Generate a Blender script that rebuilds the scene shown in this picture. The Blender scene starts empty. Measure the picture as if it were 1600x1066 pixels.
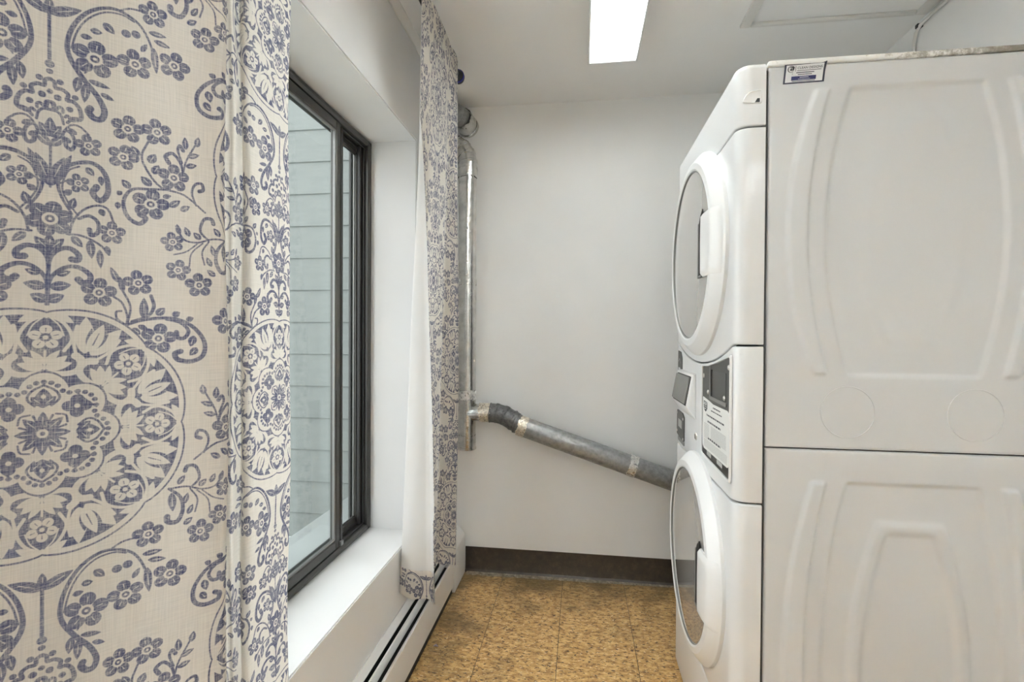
import bpy, bmesh, math, random
import numpy as np
from mathutils import Vector, Matrix
PI = math.pi
random.seed(7)
SC = bpy.context.scene
COL = SC.collection

# ---------------------------------------------------------------- camera, world, lights, exposure
H_EYE = 1.2419
def make_camera():
    y, p, r = math.radians(7.8832), math.radians(0.5711), math.radians(0.3154)
    fw = Vector((-math.sin(y)*math.cos(p), math.cos(y)*math.cos(p), -math.sin(p)))
    rt = Vector((math.cos(y), math.sin(y), 0)); up = rt.cross(fw)
    rt2 = rt*math.cos(r)+up*math.sin(r); up2 = -rt*math.sin(r)+up*math.cos(r)
    cd = bpy.data.cameras.new('camera'); cd.sensor_width = 36; cd.sensor_fit = 'HORIZONTAL'
    cd.lens = 770.53/1600*36; cd.clip_start = .02
    o = bpy.data.objects.new('camera', cd); COL.objects.link(o)
    m = Matrix((rt2, up2, -fw)).transposed().to_4x4(); m.translation = (0, 0, H_EYE)
    o.matrix_world = m; SC.camera = o
make_camera()

SKY_STRENGTH = 2.25
w = bpy.data.worlds.new('overcast_sky'); SC.world = w; w.use_nodes = True
bg = w.node_tree.nodes['Background']; bg.inputs[0].default_value = (.97, .975, 1.0, 1); bg.inputs[1].default_value = SKY_STRENGTH
SC.view_settings.view_transform = 'Standard'; SC.view_settings.look = 'None'
SC.view_settings.gamma = 1; SC.view_settings.use_curve_mapping = False
SC.view_settings.exposure = 0.77
SC.cycles.max_bounces = 14; SC.cycles.diffuse_bounces = 8; SC.cycles.transparent_max_bounces = 12

FRONT_TUBES, REAR_FILL = 34.0, 43.0      # the fixture in view; unseen fill fixtures added behind the viewer

# ---------------------------------------------------------------- materials
def mat(name, col=(.8, .8, .8), rough=.5, metal=0., spec=.5, coat=0.):
    m = bpy.data.materials.new(name); m.use_nodes = True
    b = m.node_tree.nodes['Principled BSDF']
    b.inputs['Base Color'].default_value = (*col, 1); b.inputs['Roughness'].default_value = rough
    b.inputs['Metallic'].default_value = metal; b.inputs['Specular IOR Level'].default_value = spec
    b.inputs['Coat Weight'].default_value = coat
    return m
class G:
    """short hand for node graphs"""
    def __init__(s, m): s.t = m.node_tree; s.b = s.t.nodes.get('Principled BSDF')
    def n(s, k, **kw):
        o = s.t.nodes.new(k)
        for a, v in kw.items():
            if a[0] == '_': o.inputs[a[1:].replace('_', ' ')].default_value = v
            else: setattr(o, a, v)
        return o
    def l(s, a, b): s.t.links.new(a, b)
    def coords(s, scale=(1, 1, 1), kind='Object'):
        c = s.n('ShaderNodeTexCoord'); mp = s.n('ShaderNodeMapping'); mp.inputs['Scale'].default_value = scale
        s.l(c.outputs[kind], mp.inputs['Vector']); return mp.outputs[0]
    def noise(s, vec, scale, detail=3, rough=.5):
        t = s.n('ShaderNodeTexNoise'); t.inputs['Scale'].default_value = scale; t.inputs['Detail'].default_value = detail
        t.inputs['Roughness'].default_value = rough
        if vec: s.l(vec, t.inputs['Vector'])
        return t.outputs['Fac']
    def ramp(s, fac, stops, const=False):
        r = s.n('ShaderNodeValToRGB'); e = r.color_ramp.elements
        if const: r.color_ramp.interpolation = 'CONSTANT'
        while len(e) < len(stops): e.new(.5)
        for k, (p, c) in enumerate(stops):
            e[k].position = p; e[k].color = (*(c if hasattr(c, '__len__') else (c, c, c)), 1)
        s.l(fac, r.inputs[0]); return r.outputs[0]
    def mix(s, fac, a, b, mode='MIX'):
        m = s.n('ShaderNodeMix', data_type='RGBA', blend_type=mode)
        for sock, v in ((m.inputs[0], fac), (m.inputs[6], a), (m.inputs[7], b)):
            if hasattr(v, 'type') and hasattr(v, 'is_linked'): s.l(v, sock)
            elif hasattr(v, '__len__'): sock.default_value = (*v, 1)
            else: sock.default_value = v
        return m.outputs[2]
    def bump(s, h, strength, dist=.001, to=None):
        b = s.n('ShaderNodeBump'); b.inputs['Strength'].default_value = strength; b.inputs['Distance'].default_value = dist
        s.l(h, b.inputs['Height']); s.l(b.outputs[0], (to or s.b).inputs['Normal']); return b
    def base(s, c): s.l(c, s.b.inputs['Base Color'])

def painted(name, col, rough=.55, amp=.04, bump=.15):
    m = mat(name, col, rough, spec=.3); g = G(m); v = g.coords()
    f = g.noise(v, 2.2, 4); c = g.ramp(f, [(.3, [x*(1-amp) for x in col]), (.7, [min(1, x*(1+amp*.4)) for x in col])]); g.base(c)
    g.bump(g.noise(v, 160, 2), bump, .0006); return m
M = {}
M['wall'] = painted('wall_paint', (.85, .85, .842))
M['ceiling'] = painted('ceiling_paint', (.90, .898, .888), .7)
M['reveal'] = painted('reveal_paint', (.79, .79, .783))
M['trim'] = mat('white_trim_paint', (.72, .71, .68), .4)
M['heater'] = painted('heater_enamel', (.76, .755, .735), .35, .06, .05)
M['dark'] = mat('dark_gap', (.012, .011, .010), .7)
M['black'] = mat('black_metal', (.015, .015, .017), .35)
M['blue'] = mat('blue_plastic', (.03, .03, .30), .35)
M['enamel'] = mat('white_enamel', (.71, .715, .715), .28, spec=.5, coat=.3)
M['cabinet'] = mat('white_cabinet_paint', (.60, .607, .612), .33, spec=.45, coat=.2)
M['plastic'] = mat('white_plastic', (.76, .762, .755), .3, spec=.5, coat=.2)
M['chassis'] = mat('dark_chassis', (.05, .05, .048), .6)
M['grey_plate'] = mat('grey_plate', (.072, .070, .064), .45)
M['mid_grey'] = mat('mid_grey_plastic', (.18, .176, .164), .4)
M['light_grey'] = mat('light_grey_label', (.45, .45, .43), .5)
M['display'] = mat('dark_display', (.02, .02, .018), .3)
M['steel'] = mat('screw_steel', (.72, .70, .66), .3, 1.)
M['paper'] = mat('notice_paper', (.74, .74, .71), .7)
M['ink'] = mat('printed_ink', (.07, .07, .075), .7)
M['soft_ink'] = mat('faint_ink', (.45, .45, .44), .7)
M['navy'] = mat('navy_ink', (.010, .014, .10), .5)
M['label_white'] = mat('sticker_white', (.72, .72, .72), .35)
M['label_black'] = mat('sticker_border', (.012, .014, .035), .4)
M['door_glass'] = mat('smoked_door_glass', (.30, .292, .278), .06, spec=1.0, coat=1.0)

def bronze():
    m = mat('bronze_aluminium', (.075, .072, .068), .38, .6); g = G(m); v = g.coords((2, 2, 1))
    g.base(g.ramp(g.noise(v, 7, 4), [(.3, (.062, .060, .056)), (.75, (.088, .085, .079))])); return m
M['bronze'] = bronze()
M['bronze_light'] = mat('worn_aluminium_edge', (.24, .24, .235), .38, .7)
M['bronze_dark'] = mat('dark_window_channel', (.02, .019, .018), .5)

def foil(name, col, rough, blot, scale=22, lo=.35, metal=1.):
    m = mat(name, col, rough, metal); g = G(m); v = g.coords()
    f = g.noise(v, scale, 5, .65); g.base(g.ramp(f, [(lo, [c*blot for c in col]), (.62, col)]))
    g.l(g.ramp(g.noise(v, scale*1.7, 4), [(.35, rough*.7), (.7, min(1, rough*1.7))]), g.b.inputs['Roughness'])
    g.bump(g.noise(v, scale*2.2, 3), .35, .002); return m
M['foil'] = foil('bright_duct_foil', (.70, .69, .665), .17, .72)
M['tape'] = foil('silver_foil_tape', (.80, .785, .75), .30, .55, 60, .3, .75)
M['galv'] = foil('weathered_galvanised_duct', (.32, .32, .316), .40, .60, 40, .3, .55)
M['dark_galv'] = foil('dark_stained_duct', (.17, .168, .165), .42, .4, 55, .3, .6)
M['rust_tape'] = foil('rust_stained_foil_tape', (.78, .71, .60), .3, .55, 70, .36, .8)

def baseboard_mat():
    m = mat('brown_cove_vinyl', (.05, .032, .02), .45); g = G(m); v = g.coords((1, 1, 1))
    c = g.ramp(g.noise(v, 30, 6, .7), [(.3, (.022, .015, .010)), (.55, (.045, .031, .020)), (.70, (.075, .056, .038)), (.80, (.22, .19, .15))]); g.base(c)
    g.bump(g.noise(v, 120, 3), .2, .001); return m
M['cove'] = baseboard_mat()
def grime():
    m = mat('floor_edge_grime', (.15, .12, .08), .85); g = G(m)
    g.base(g.ramp(g.noise(g.coords(), 60, 5, .7), [(.3, (.10, .075, .045)), (.55, (.26, .22, .16)), (.75, (.46, .42, .35))])); return m
M['grime'] = grime()
def tile_mat():
    m = mat('flecked_vinyl_tile', (.4, .27, .12), .34, spec=.4); g = G(m)
    oi = g.n('ShaderNodeObjectInfo'); geo = g.n('ShaderNodeNewGeometry')
    add = g.n('ShaderNodeVectorMath', operation='ADD'); g.l(geo.outputs['Position'], add.inputs[0])
    sc = g.n('ShaderNodeVectorMath', operation='SCALE'); g.l(oi.outputs['Random'], sc.inputs['Scale']); sc.inputs[0].default_value = (31, 17, 0)
    g.l(sc.outputs[0], add.inputs[1])
    mp = g.n('ShaderNodeMapping'); mp.inputs['Scale'].default_value = (1, 1.9, 1); mp.inputs['Rotation'].default_value = (0, 0, .25); g.l(add.outputs[0], mp.inputs[0])
    v = mp.outputs[0]
    c0 = g.ramp(g.noise(v, 28, 5, .65), [(.34, (.22, .112, .033)), (.45, (.42, .240, .082)), (.55, (.56, .352, .138)), (.68, (.68, .47, .225))])
    fl = g.ramp(g.noise(v, 58, 3, .6), [(.385, 1), (.43, 0)])
    c1 = g.mix(fl, c0, (.085, .042, .016))
    lf = g.ramp(g.noise(v, 70, 2, .5), [(.62, 0), (.66, .9)])
    c2 = g.mix(lf, c1, (.74, .57, .35))
    # dirt: broad stains, heavier in the corner by the heater and along the edges
    gp = geo.outputs['Position']; sep = g.n('ShaderNodeSeparateXYZ'); g.l(gp, sep.inputs[0])
    big = g.noise(gp, 5.5, 5, .6)
    def lin(sock, a, b):
        r = g.n('ShaderNodeMapRange'); r.clamp = True; r.inputs['From Min'].default_value = a; r.inputs['From Max'].default_value = b
        g.l(sock, r.inputs['Value']); return r.outputs[0]
    ex = lin(sep.outputs['X'], -.34, -.62); ey = lin(sep.outputs['Y'], 2.18, 2.52)
    mx = g.n('ShaderNodeMath', operation='MAXIMUM'); g.l(ex, mx.inputs[0]); g.l(ey, mx.inputs[1])
    pr = g.n('ShaderNodeMath', operation='MULTIPLY_ADD'); g.l(mx.outputs[0], pr.inputs[0]); pr.inputs[1].default_value = .27; g.l(big, pr.inputs[2])
    dirt = g.ramp(pr.outputs[0], [(.54, 0), (.80, .75)])
    c3 = g.mix(dirt, c2, (.085, .055, .024)); g.base(c3)
    g.bump(g.noise(v, 60, 3), .12, .0008)
    g.l(g.ramp(big, [(.3, .30), (.7, .5)]), g.b.inputs['Roughness']); return m
M['tile'] = tile_mat()
M['subfloor'] = mat('dark_subfloor', (.018, .013, .009), .9)

def glass():
    m = bpy.data.materials.new('window_glass'); m.use_nodes = True; g = G(m); t = m.node_tree
    t.nodes.remove(g.b); out = t.nodes['Material Output']
    tr = g.n('ShaderNodeBsdfTransparent'); tr.inputs[0].default_value = (.955, .98, .972, 1)
    gl = g.n('ShaderNodeBsdfGlossy'); gl.inputs['Roughness'].default_value = .03; gl.inputs[0].default_value = (.9, 1, .97, 1)
    # Schlick reflectance, the same from both faces of the thin sheet
    geo = g.n('ShaderNodeNewGeometry'); dt = g.n('ShaderNodeVectorMath', operation='DOT_PRODUCT'); g.l(geo.outputs['Normal'], dt.inputs[0]); g.l(geo.outputs['Incoming'], dt.inputs[1])
    def mth(op, a, b):
        o = g.n('ShaderNodeMath', operation=op)
        for k, v in enumerate((a, b)):
            if v is None: continue
            if hasattr(v, 'is_linked'): g.l(v, o.inputs[k])
            else: o.inputs[k].default_value = v
        return o.outputs[0]
    f = mth('MULTIPLY_ADD', mth('POWER', mth('SUBTRACT', 1.0, mth('ABSOLUTE', dt.outputs['Value'], None)), 5.0), .96)
    f.node.inputs[2].default_value = .04
    mx = g.n('ShaderNodeMixShader'); g.l(f, mx.inputs[0]); g.l(tr.outputs[0], mx.inputs[1]); g.l(gl.outputs[0], mx.inputs[2])
    g.l(mx.outputs[0], out.inputs[0]); return m
M['glass'] = glass()
def lens():
    m = bpy.data.materials.new('prismatic_lens'); m.use_nodes = True; g = G(m); t = m.node_tree
    out = t.nodes['Material Output']; g.b.inputs['Base Color'].default_value = (.9, .89, .86, 1); g.b.inputs['Roughness'].default_value = .35
    tl = g.n('ShaderNodeBsdfTranslucent'); tl.inputs[0].default_value = (.92, .9, .86, 1)
    mx = g.n('ShaderNodeMixShader'); mx.inputs[0].default_value = .72
    v = g.coords((1, 1, 1)); vo = g.n('ShaderNodeTexVoronoi'); vo.inputs['Scale'].default_value = 160; g.l(v, vo.inputs['Vector'])
    g.bump(vo.outputs['Distance'], .4, .002)
    g.l(g.b.outputs[0], mx.inputs[1]); g.l(tl.outputs[0], mx.inputs[2])
    tp = g.n('ShaderNodeBsdfTransparent'); m2 = g.n('ShaderNodeMixShader'); m2.inputs[0].default_value = .08
    g.l(mx.outputs[0], m2.inputs[1]); g.l(tp.outputs[0], m2.inputs[2]); g.l(m2.outputs[0], out.inputs[0]); return m
M['lens'] = lens()
def tube_mat(name, power):
    m = M[name] = mat('fluorescent_'+name, (.9, .9, .9), .4); b = m.node_tree.nodes['Principled BSDF']
    b.inputs['Emission Color'].default_value = (.885, .95, 1, 1); b.inputs['Emission Strength'].default_value = power
tube_mat('tube', FRONT_TUBES); tube_mat('rear_fill_tube', REAR_FILL)
def siding():
    m = mat('pale_green_siding', (.58, .68, .64), .7); g = G(m); v = g.coords((1, 1, 8))
    g.base(g.ramp(g.noise(v, 6, 5), [(.3, (.165, .180, .172)), (.7, (.188, .203, .195))])); return m
M['siding'] = siding()
M['ledge'] = painted('grey_concrete', (.30, .32, .315), .85, .12, .3)
M['ground'] = painted('pale_concrete', (.58, .60, .59), .85, .12, .3)
def dusty_top():
    m = mat('dusty_machine_lid', (.78, .775, .755), .35); g = G(m); gp = g.coords()
    sep = g.n('ShaderNodeSeparateXYZ'); g.l(gp, sep.inputs[0])
    r = g.n('ShaderNodeMapRange'); r.inputs['From Min'].default_value = .62; r.inputs['From Max'].default_value = 1.0; g.l(sep.outputs['X'], r.inputs['Value'])
    a = g.n('ShaderNodeMath', operation='MULTIPLY_ADD'); g.l(r.outputs[0], a.inputs[0]); a.inputs[1].default_value = .42; g.l(g.noise(gp, 55, 5, .75), a.inputs[2])
    g.base(g.ramp(a.outputs[0], [(.60, (.78, .775, .755)), (.74, (.36, .34, .30)), (.92, (.20, .18, .15))])); return m
M['lid'] = dusty_top()
PRINT = [
["l",11.58,-0.5,-178.6,28.0,-164.4],["l",7.55,-0.6,-177.4,-0.3,-160.1],["s",2.27,3.52,-0.6,-172.4,-0.2,-202.3,0.1,-232.1],["d",4.28,0.1,-237.1],
["d",3.02,0.2,-245.5],
["s",2.27,7.55,95.9,-199.8,94.5,-181.5,84.3,-161.3,70.3,-152.2,53.8,-150.7,36.0,-161.2,22.9,-180.1,16.1,-203.1,17.5,-222.5,29.5,-243.7,42.3,-260.5,49.1,-276.3,46.6,-287.0,39.7,-287.9,34.7,-281.8,36.1,-277.3],
["s",2.01,2.01,76.7,-157.8,64.1,-154.2,47.8,-158.2,33.3,-171.9,24.0,-190.6,19.2,-211.8],["d",4.78,78.5,-172.6],["d",4.78,68.6,-175.5],
["l",9.06,47.1,-171.0,57.3,-180.8],["l",7.55,35.4,-184.2,46.3,-183.8],["l",6.54,26.9,-194.2,37.5,-193.1],["f",22.15,39.8,-217.2,0.2,5],
["f",18.62,77.6,-210.1,0.5,5],["f",18.62,120.1,-196.9,0.1,5],["f",16.61,97.1,-139.6,0.4,5],["s",1.76,1.76,31.3,-236.7,35.1,-230.5,37.0,-226.0],
["s",2.27,2.27,64.0,-148.3,73.3,-142.8,85.0,-141.1],["l",7.05,92.0,-164.3,111.7,-163.3],["l",7.05,97.7,-172.8,115.8,-175.4],
["l",6.04,83.7,-191.8,90.1,-180.2],["l",8.56,97.2,-182.3,100.1,-214.2],["l",6.54,34.3,-244.3,54.2,-248.2],["l",6.04,45.3,-256.5,57.8,-261.5],
["l",8.56,25.7,-243.5,23.1,-262.0],["l",8.56,32.5,-248.7,30.8,-271.9],
["s",3.96,4.62,-0.8,406.1,4.0,403.5,5.0,397.0,10.6,397.1,16.3,392.8,15.3,386.0,21.0,385.7,26.4,379.5,28.2,369.6,25.5,365.8,20.4,365.6],
["d",3.3,9.2,404.8],["d",3.13,22.6,391.0],["d",2.8,-0.1,391.4],["d",3.63,7.0,386.2],["d",3.3,17.6,376.0],
["s",3.3,2.64,0.6,370.7,6.3,370.1,10.3,365.3,11.9,357.2],["s",3.3,3.3,-3.1,372.9,-2.1,377.8,0.5,379.8,3.4,378.9,4.3,375.2],
["s",3.3,3.3,5.6,372.5,8.5,375.9,11.3,374.2,11.3,370.4],["s",3.3,3.3,13.4,365.9,15.8,367.8,17.9,364.0,15.6,359.9],["l",9.57,0.4,343.1,0.0,362.0],
["l",9.24,0.6,339.8,9.8,354.1],["l",9.24,0.0,329.6,13.4,343.6],
["s",2.97,4.95,-10.3,342.8,-13.4,350.3,-18.6,348.3,-21.6,341.4,-21.5,334.1,-18.4,329.4,-14.0,332.7,-14.4,340.1,-16.4,338.7],
["s",2.31,2.31,-34.9,350.8,-27.8,357.7,-20.9,358.9,-15.4,354.4,-10.8,345.2],["f",13.53,-34.8,337.9,0.1,5],["l",5.61,-18.7,362.3,-25.1,368.9],
["l",5.61,-23.9,348.2,-16.2,354.1],["s",2.2,2.2,-0.4,332.5,-0.0,307.3,0.0,282.2],["l",11.0,-0.0,283.6,19.0,323.0],["l",12.1,-0.3,286.3,-12.6,318.9],
["s",2.48,7.15,18.8,254.6,9.7,272.8,6.7,289.1,12.4,305.9,25.7,315.9,41.0,317.3,51.0,305.4,52.8,285.0,45.5,274.6,38.5,282.4,42.2,290.4],
["s",1.93,1.93,24.1,254.0,15.1,268.1,10.2,284.2,15.6,303.7,25.9,311.4],["l",7.7,32.4,311.7,39.8,303.1],["l",6.05,46.0,304.3,47.0,292.8],
["f",11.55,25.1,291.4,0.6,5],["l",7.15,12.2,276.1,19.1,282.2],["l",8.25,17.5,260.1,21.6,273.6],["s",1.93,1.93,8.4,288.1,14.0,292.0,20.4,291.9],
["f",20.91,0.1,246.1,0.31,6],["s",2.48,2.48,16.6,230.2,20.2,246.3,29.2,260.5,42.0,268.2,52.7,265.8,58.5,250.5],
["s",3.3,5.5,25.3,249.9,34.9,254.8,43.3,248.3,43.3,236.6,36.9,232.0,35.1,238.4],["f",14.31,56.8,237.5,0.3,5],
["s",2.48,2.48,14.5,230.6,29.4,229.7,45.0,221.5,54.0,210.8],["l",8.25,18.8,228.3,28.8,216.7],["l",8.8,35.6,226.1,37.3,204.1],
["l",7.15,44.8,215.6,45.7,193.3],["l",6.6,51.3,220.8,54.0,209.3],["l",7.15,45.5,264.7,49.2,256.5],["l",9.35,-0.4,207.8,-0.6,228.6],
["l",9.35,-0.1,210.6,12.2,224.6],["s",2.48,2.48,-0.9,211.9,-0.6,181.6,-0.8,148.0],
["s",3.3,7.15,-0.2,188.5,1.7,202.5,8.0,211.5,17.2,214.0,24.9,207.7,24.5,201.1,19.4,201.5],
["s",3.3,7.15,-0.4,165.0,3.1,180.5,12.9,191.0,24.4,192.9,34.9,185.8,35.7,178.1,29.3,174.5,25.3,178.5],["l",11.0,1.5,167.9,19.2,171.8],
["l",7.15,7.1,182.2,18.3,187.3],["l",11.0,-0.5,151.8,13.5,159.4],["f",18.16,44.3,164.2,0.2,5],
["s",2.48,2.48,70.9,124.1,72.1,136.6,66.9,152.7,58.1,160.3],["s",2.48,2.48,71.8,124.7,75.2,148.6,67.0,169.0],["l",7.15,63.0,177.7,55.4,195.9],
["l",6.6,68.0,166.1,64.6,185.2],["f",16.51,83.2,178.5,0.5,5],["l",9.9,89.1,134.0,89.2,160.6],
["s",3.3,6.6,71.8,126.2,85.4,131.5,102.4,134.9,121.5,134.7,140.3,124.9,153.2,105.7,152.4,87.0,140.4,79.1,125.8,81.4,122.2,89.3,128.1,92.3],
["l",9.35,102.3,138.9,110.7,148.4],["l",8.25,118.8,138.4,126.6,143.6],["l",7.15,133.3,133.3,141.2,136.7],
["s",3.3,5.5,112.5,133.9,126.8,130.1,135.9,119.7,132.0,110.2,124.9,110.3,123.3,117.5],["f",19.81,104.5,109.1,0.15,5],
["l",9.35,142.0,112.8,138.5,98.5],["l",8.8,145.8,96.8,138.0,86.7],["l",7.15,77.3,121.8,85.9,114.3],["l",6.6,83.2,125.4,93.5,120.4],
["s",3.85,3.85,96.4,163.1,99.4,149.5,92.9,137.1,77.0,130.1],["s",2.48,2.48,70.1,126.1,61.8,133.4,61.1,141.6,66.1,142.9],
["s",2.27,2.27,117.2,-85.9,136.6,-86.4,155.2,-93.2,170.4,-91.2,179.1,-75.0],
["s",3.27,7.05,117.2,-85.9,129.7,-98.7,132.9,-116.0,126.7,-130.2,116.6,-128.6,115.6,-121.9],
["s",2.52,5.54,141.5,-89.1,151.6,-77.9,147.3,-61.7,137.9,-59.6,135.2,-65.4],["s",2.01,2.01,141.5,-90.5,149.7,-105.3,147.1,-122.1],
["s",1.76,1.76,149.0,-93.5,161.8,-107.8,164.7,-126.2],["s",1.76,1.76,155.2,-94.7,168.1,-106.8,181.2,-112.0],["l",9.56,120.1,-91.9,121.8,-116.3],
["l",7.55,126.9,-81.9,135.1,-71.1],["l",8.05,151.3,-88.7,159.9,-80.4],["l",7.05,164.4,-86.2,169.8,-74.5],["l",6.04,175.4,-85.4,178.5,-71.9],
["l",7.05,134.2,-109.1,138.7,-94.8],["l",7.05,138.6,-123.6,144.4,-111.4],["l",7.55,134.0,-136.3,144.2,-128.7],["f",16.61,153.3,-149.8,0.2,5],
["f",14.09,176.4,-131.8,0.5,5],["f",13.09,182.7,-95.8,0.1,5],["f",17.06,70.9,367.9,0.2,5],["f",17.33,100.2,371.4,0.5,5],["f",15.96,67.1,332.2,0.1,5],
["f",18.16,118.2,317.1,0.3,5],["f",19.81,94.4,278.9,0.15,5],["s",2.48,2.48,90.9,356.9,84.8,338.5,90.0,321.2,104.6,302.4,129.6,297.0,154.4,278.3],
["s",2.48,6.05,113.7,301.0,93.6,297.8,75.5,293.8,67.9,277.3,72.1,260.0,83.2,252.6,89.7,260.3,83.9,264.3],
["s",2.75,5.5,128.9,324.7,125.6,338.4,117.2,348.6,109.2,343.5,112.6,335.5],["s",2.2,2.2,128.8,326.3,132.9,343.3,145.3,369.0],
["l",7.7,132.2,357.6,131.5,373.6],["l",7.7,145.6,364.2,147.7,377.8],["l",7.15,134.0,348.4,148.8,354.1],["l",7.15,131.9,335.0,145.3,339.6],
["s",2.2,4.95,127.7,338.9,123.0,353.8,125.4,360.8,129.1,355.3],["l",9.9,92.1,330.9,98.5,343.2],["l",8.25,82.0,336.3,74.7,348.2],
["l",9.35,96.4,317.9,102.1,330.0],["l",9.35,94.6,302.0,84.3,312.3],["l",8.25,74.2,295.1,66.2,304.6],["l",6.6,66.3,286.0,61.5,289.6],
["l",6.05,62.5,276.4,62.5,267.4],["l",8.25,113.3,279.0,125.2,288.9],["l",7.7,125.2,276.2,136.1,283.4],["l",6.05,106.4,290.3,115.3,293.5],
["s",2.2,4.95,143.6,285.7,138.9,301.0,142.4,313.0,150.6,316.2,152.6,308.4,147.7,305.5],
]
def print_tile(MOT):
    """raster of the repeat of the block print: 1 = ink, 0 = cloth; 600 x 660 mm"""
    RES=2.2; TW,TH=600.0,660.0
    W,H=int(TW*RES),int(TH*RES)
    T=np.zeros((H,W),np.float32)
    def put(x0,y0,x1,y1,fn,val):
        i0,i1=int(math.floor(x0*RES))-2,int(math.ceil(x1*RES))+3
        j0,j1=int(math.floor(y0*RES))-2,int(math.ceil(y1*RES))+3
        X,Y=np.meshgrid((np.arange(i0,i1)+.5)/RES,(np.arange(j0,j1)+.5)/RES)
        a=np.clip(.5-fn(X,Y)*RES,0,1).astype(np.float32)
        ix=np.ix_(np.arange(j0,j1)%H,np.arange(i0,i1)%W)
        T[ix]=T[ix]*(1-a)+val*a
    def smooth(p,n=5):
        p=np.array(p,float)
        if len(p)<3: return p
        q=np.vstack([2*p[0]-p[1],p,2*p[-1]-p[-2]]); o=[]
        for i in range(len(p)-1):
            a,b,c,d=q[i:i+4]
            for t in np.arange(n)/n:
                o.append(.5*(2*b+(c-a)*t+(2*a-5*b+4*c-d)*t*t+(3*b-a-3*c+d)*t**3))
        o.append(p[-1]); return np.array(o)
    def stroke(p,w0,w1,val=1.):
        p=smooth(p); n=len(p)-1; m=max(w0,w1)
        def fn(X,Y):
            d=np.full(X.shape,1e9)
            for i in range(n):
                a,b=p[i],p[i+1]; v=b-a; L=max(v@v,1e-9)
                t=np.clip(((X-a[0])*v[0]+(Y-a[1])*v[1])/L,0,1)
                w=w0+(w1-w0)*(i+t)/n
                np.minimum(d,np.hypot(X-a[0]-t*v[0],Y-a[1]-t*v[1])-w/2,out=d)
            return d
        put(p[:,0].min()-m,p[:,1].min()-m,p[:,0].max()+m,p[:,1].max()+m,fn,val)
    def leaf(a,b,w,val=1.,vein=True):
        a=np.array(a,float); b=np.array(b,float); v=b-a; L=np.hypot(*v)+1e-6; u=v/L
        def fn(X,Y):
            s=((X-a[0])*u[0]+(Y-a[1])*u[1])/L; h=-(X-a[0])*u[1]+(Y-a[1])*u[0]
            sc=np.clip(s,0,1); hw=w/2*np.sin(np.pi*np.clip(sc,0,1)**.8)**.8
            return np.maximum(np.abs(h)-hw,np.maximum(-s,s-1)*L)
        m=w
        put(min(a[0],b[0])-m,min(a[1],b[1])-m,max(a[0],b[0])+m,max(a[1],b[1])+m,fn,val)
        if vein and val>.5 and w>7 and L>10: stroke([a+v*.25,a+v*.7],.5,1.2,0.15)
    def dot(c,r,val=1.,ry=None):
        ry=ry or r
        put(c[0]-r,c[1]-ry,c[0]+r,c[1]+ry,lambda X,Y:(np.hypot((X-c[0])/r,(Y-c[1])/ry)-1)*min(r,ry),val)
    def flower(c,r,rot,n,val=1.):
        for k in range(n):
            a=rot+2*math.pi*k/n; d=np.array([math.cos(a),math.sin(a)])
            p=np.array(c)+d*r*.62
            dot(p,r*.36,val)
            stroke([np.array(c)+d*r*.45,np.array(c)+d*r*.72],.5,1.1,1-val)
        dot(c,r*.33,1-val); dot(c,r*.2,val); dot(c,r*.08,1-val)
    def medallion(cx,cy):
        RX,RY=139.,148.
        def P(r,a,t=0.):   # r outwards along direction a, t sideways
            return (cx+RX*(r*math.cos(a)-t*math.sin(a)),cy+RY*(r*math.sin(a)+t*math.cos(a)))
        def outl(k):
            def fn(X,Y):
                x,y=(X-cx)/RX,(Y-cy)/RY; th=np.arctan2(y,x); r=np.hypot(x,y)
                lob=np.abs(np.sin(4*th))**.75
                return (r-k*(.945+.055*lob))*140
            return fn
        b=(cx-RX*1.1,cy-RY*1.1,cx+RX*1.1,cy+RY*1.1)
        put(*b,outl(1.),1); put(*b,outl(.985),0); put(*b,outl(.945),1)
        B=RX
        for k in range(8):
            a=k*math.pi/4; g=(k%2==0)
            # bells between the palmettes
            h=a+math.pi/8
            for s in (-1,1):
                leaf(P(.66,h,.02*s),P(.93,h,.13*s),17,0); leaf(P(.70,h,.0),P(.86,h,.06*s),9,1)
                stroke([P(.58,h,.03*s),P(.72,h,.12*s),P(.84,h,.15*s)],2.6,4,0)
            leaf(P(.68,h),P(.92,h),13,0); stroke([P(.74,h),P(.84,h)],1.4,.8,1)
            # palmette with a flower
            for s in (-1,1):
                stroke([P(.92,a,0),P(.86,a,.10*s),P(.74,a,.155*s),P(.64,a,.11*s)],3.4,3.4,0)
                leaf(P(.93,a,.05*s),P(.86,a,.16*s),8,0)
                leaf(P(.50,a,.01*s),P(.60,a,.13*s),10,0); leaf(P(.50,a,.01*s),P(.545,a,.16*s),9.5,0); leaf(P(.54,a,.0),P(.645,a,.085*s),7,0)
                stroke([P(.47,a,.02*s),P(.46,a,.13*s),P(.49,a,.20*s),P(.56,a,.215*s),P(.60,a,.18*s)],5.5,8,0)
                stroke([P(.49,a,.10*s),P(.505,a,.17*s),P(.55,a,.185*s)],1.2,1.4,1)
                stroke([P(.90,a,.02*s),P(.84,a,.075*s),P(.76,a,.105*s)],1.4,1.4,0)
            stroke([P(.50,a),P(.64,a)],2.2,2.2,0)
            flower(P(.745,a),14.5,a,5,0); dot(P(.745,a),3.2,1); dot(P(.745,a),2.4,0)
        # centre
        def quat(k):
            def fn(X,Y):
                x,y=(X-cx)/RX,(Y-cy)/RY; th=np.arctan2(y,x); r=np.hypot(x,y)
                return (r-k*(.80+.20*np.abs(np.cos(4*th))**.8))*140
            return fn
        put(*b,quat(.485),1); put(*b,quat(.47),0); 
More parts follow.
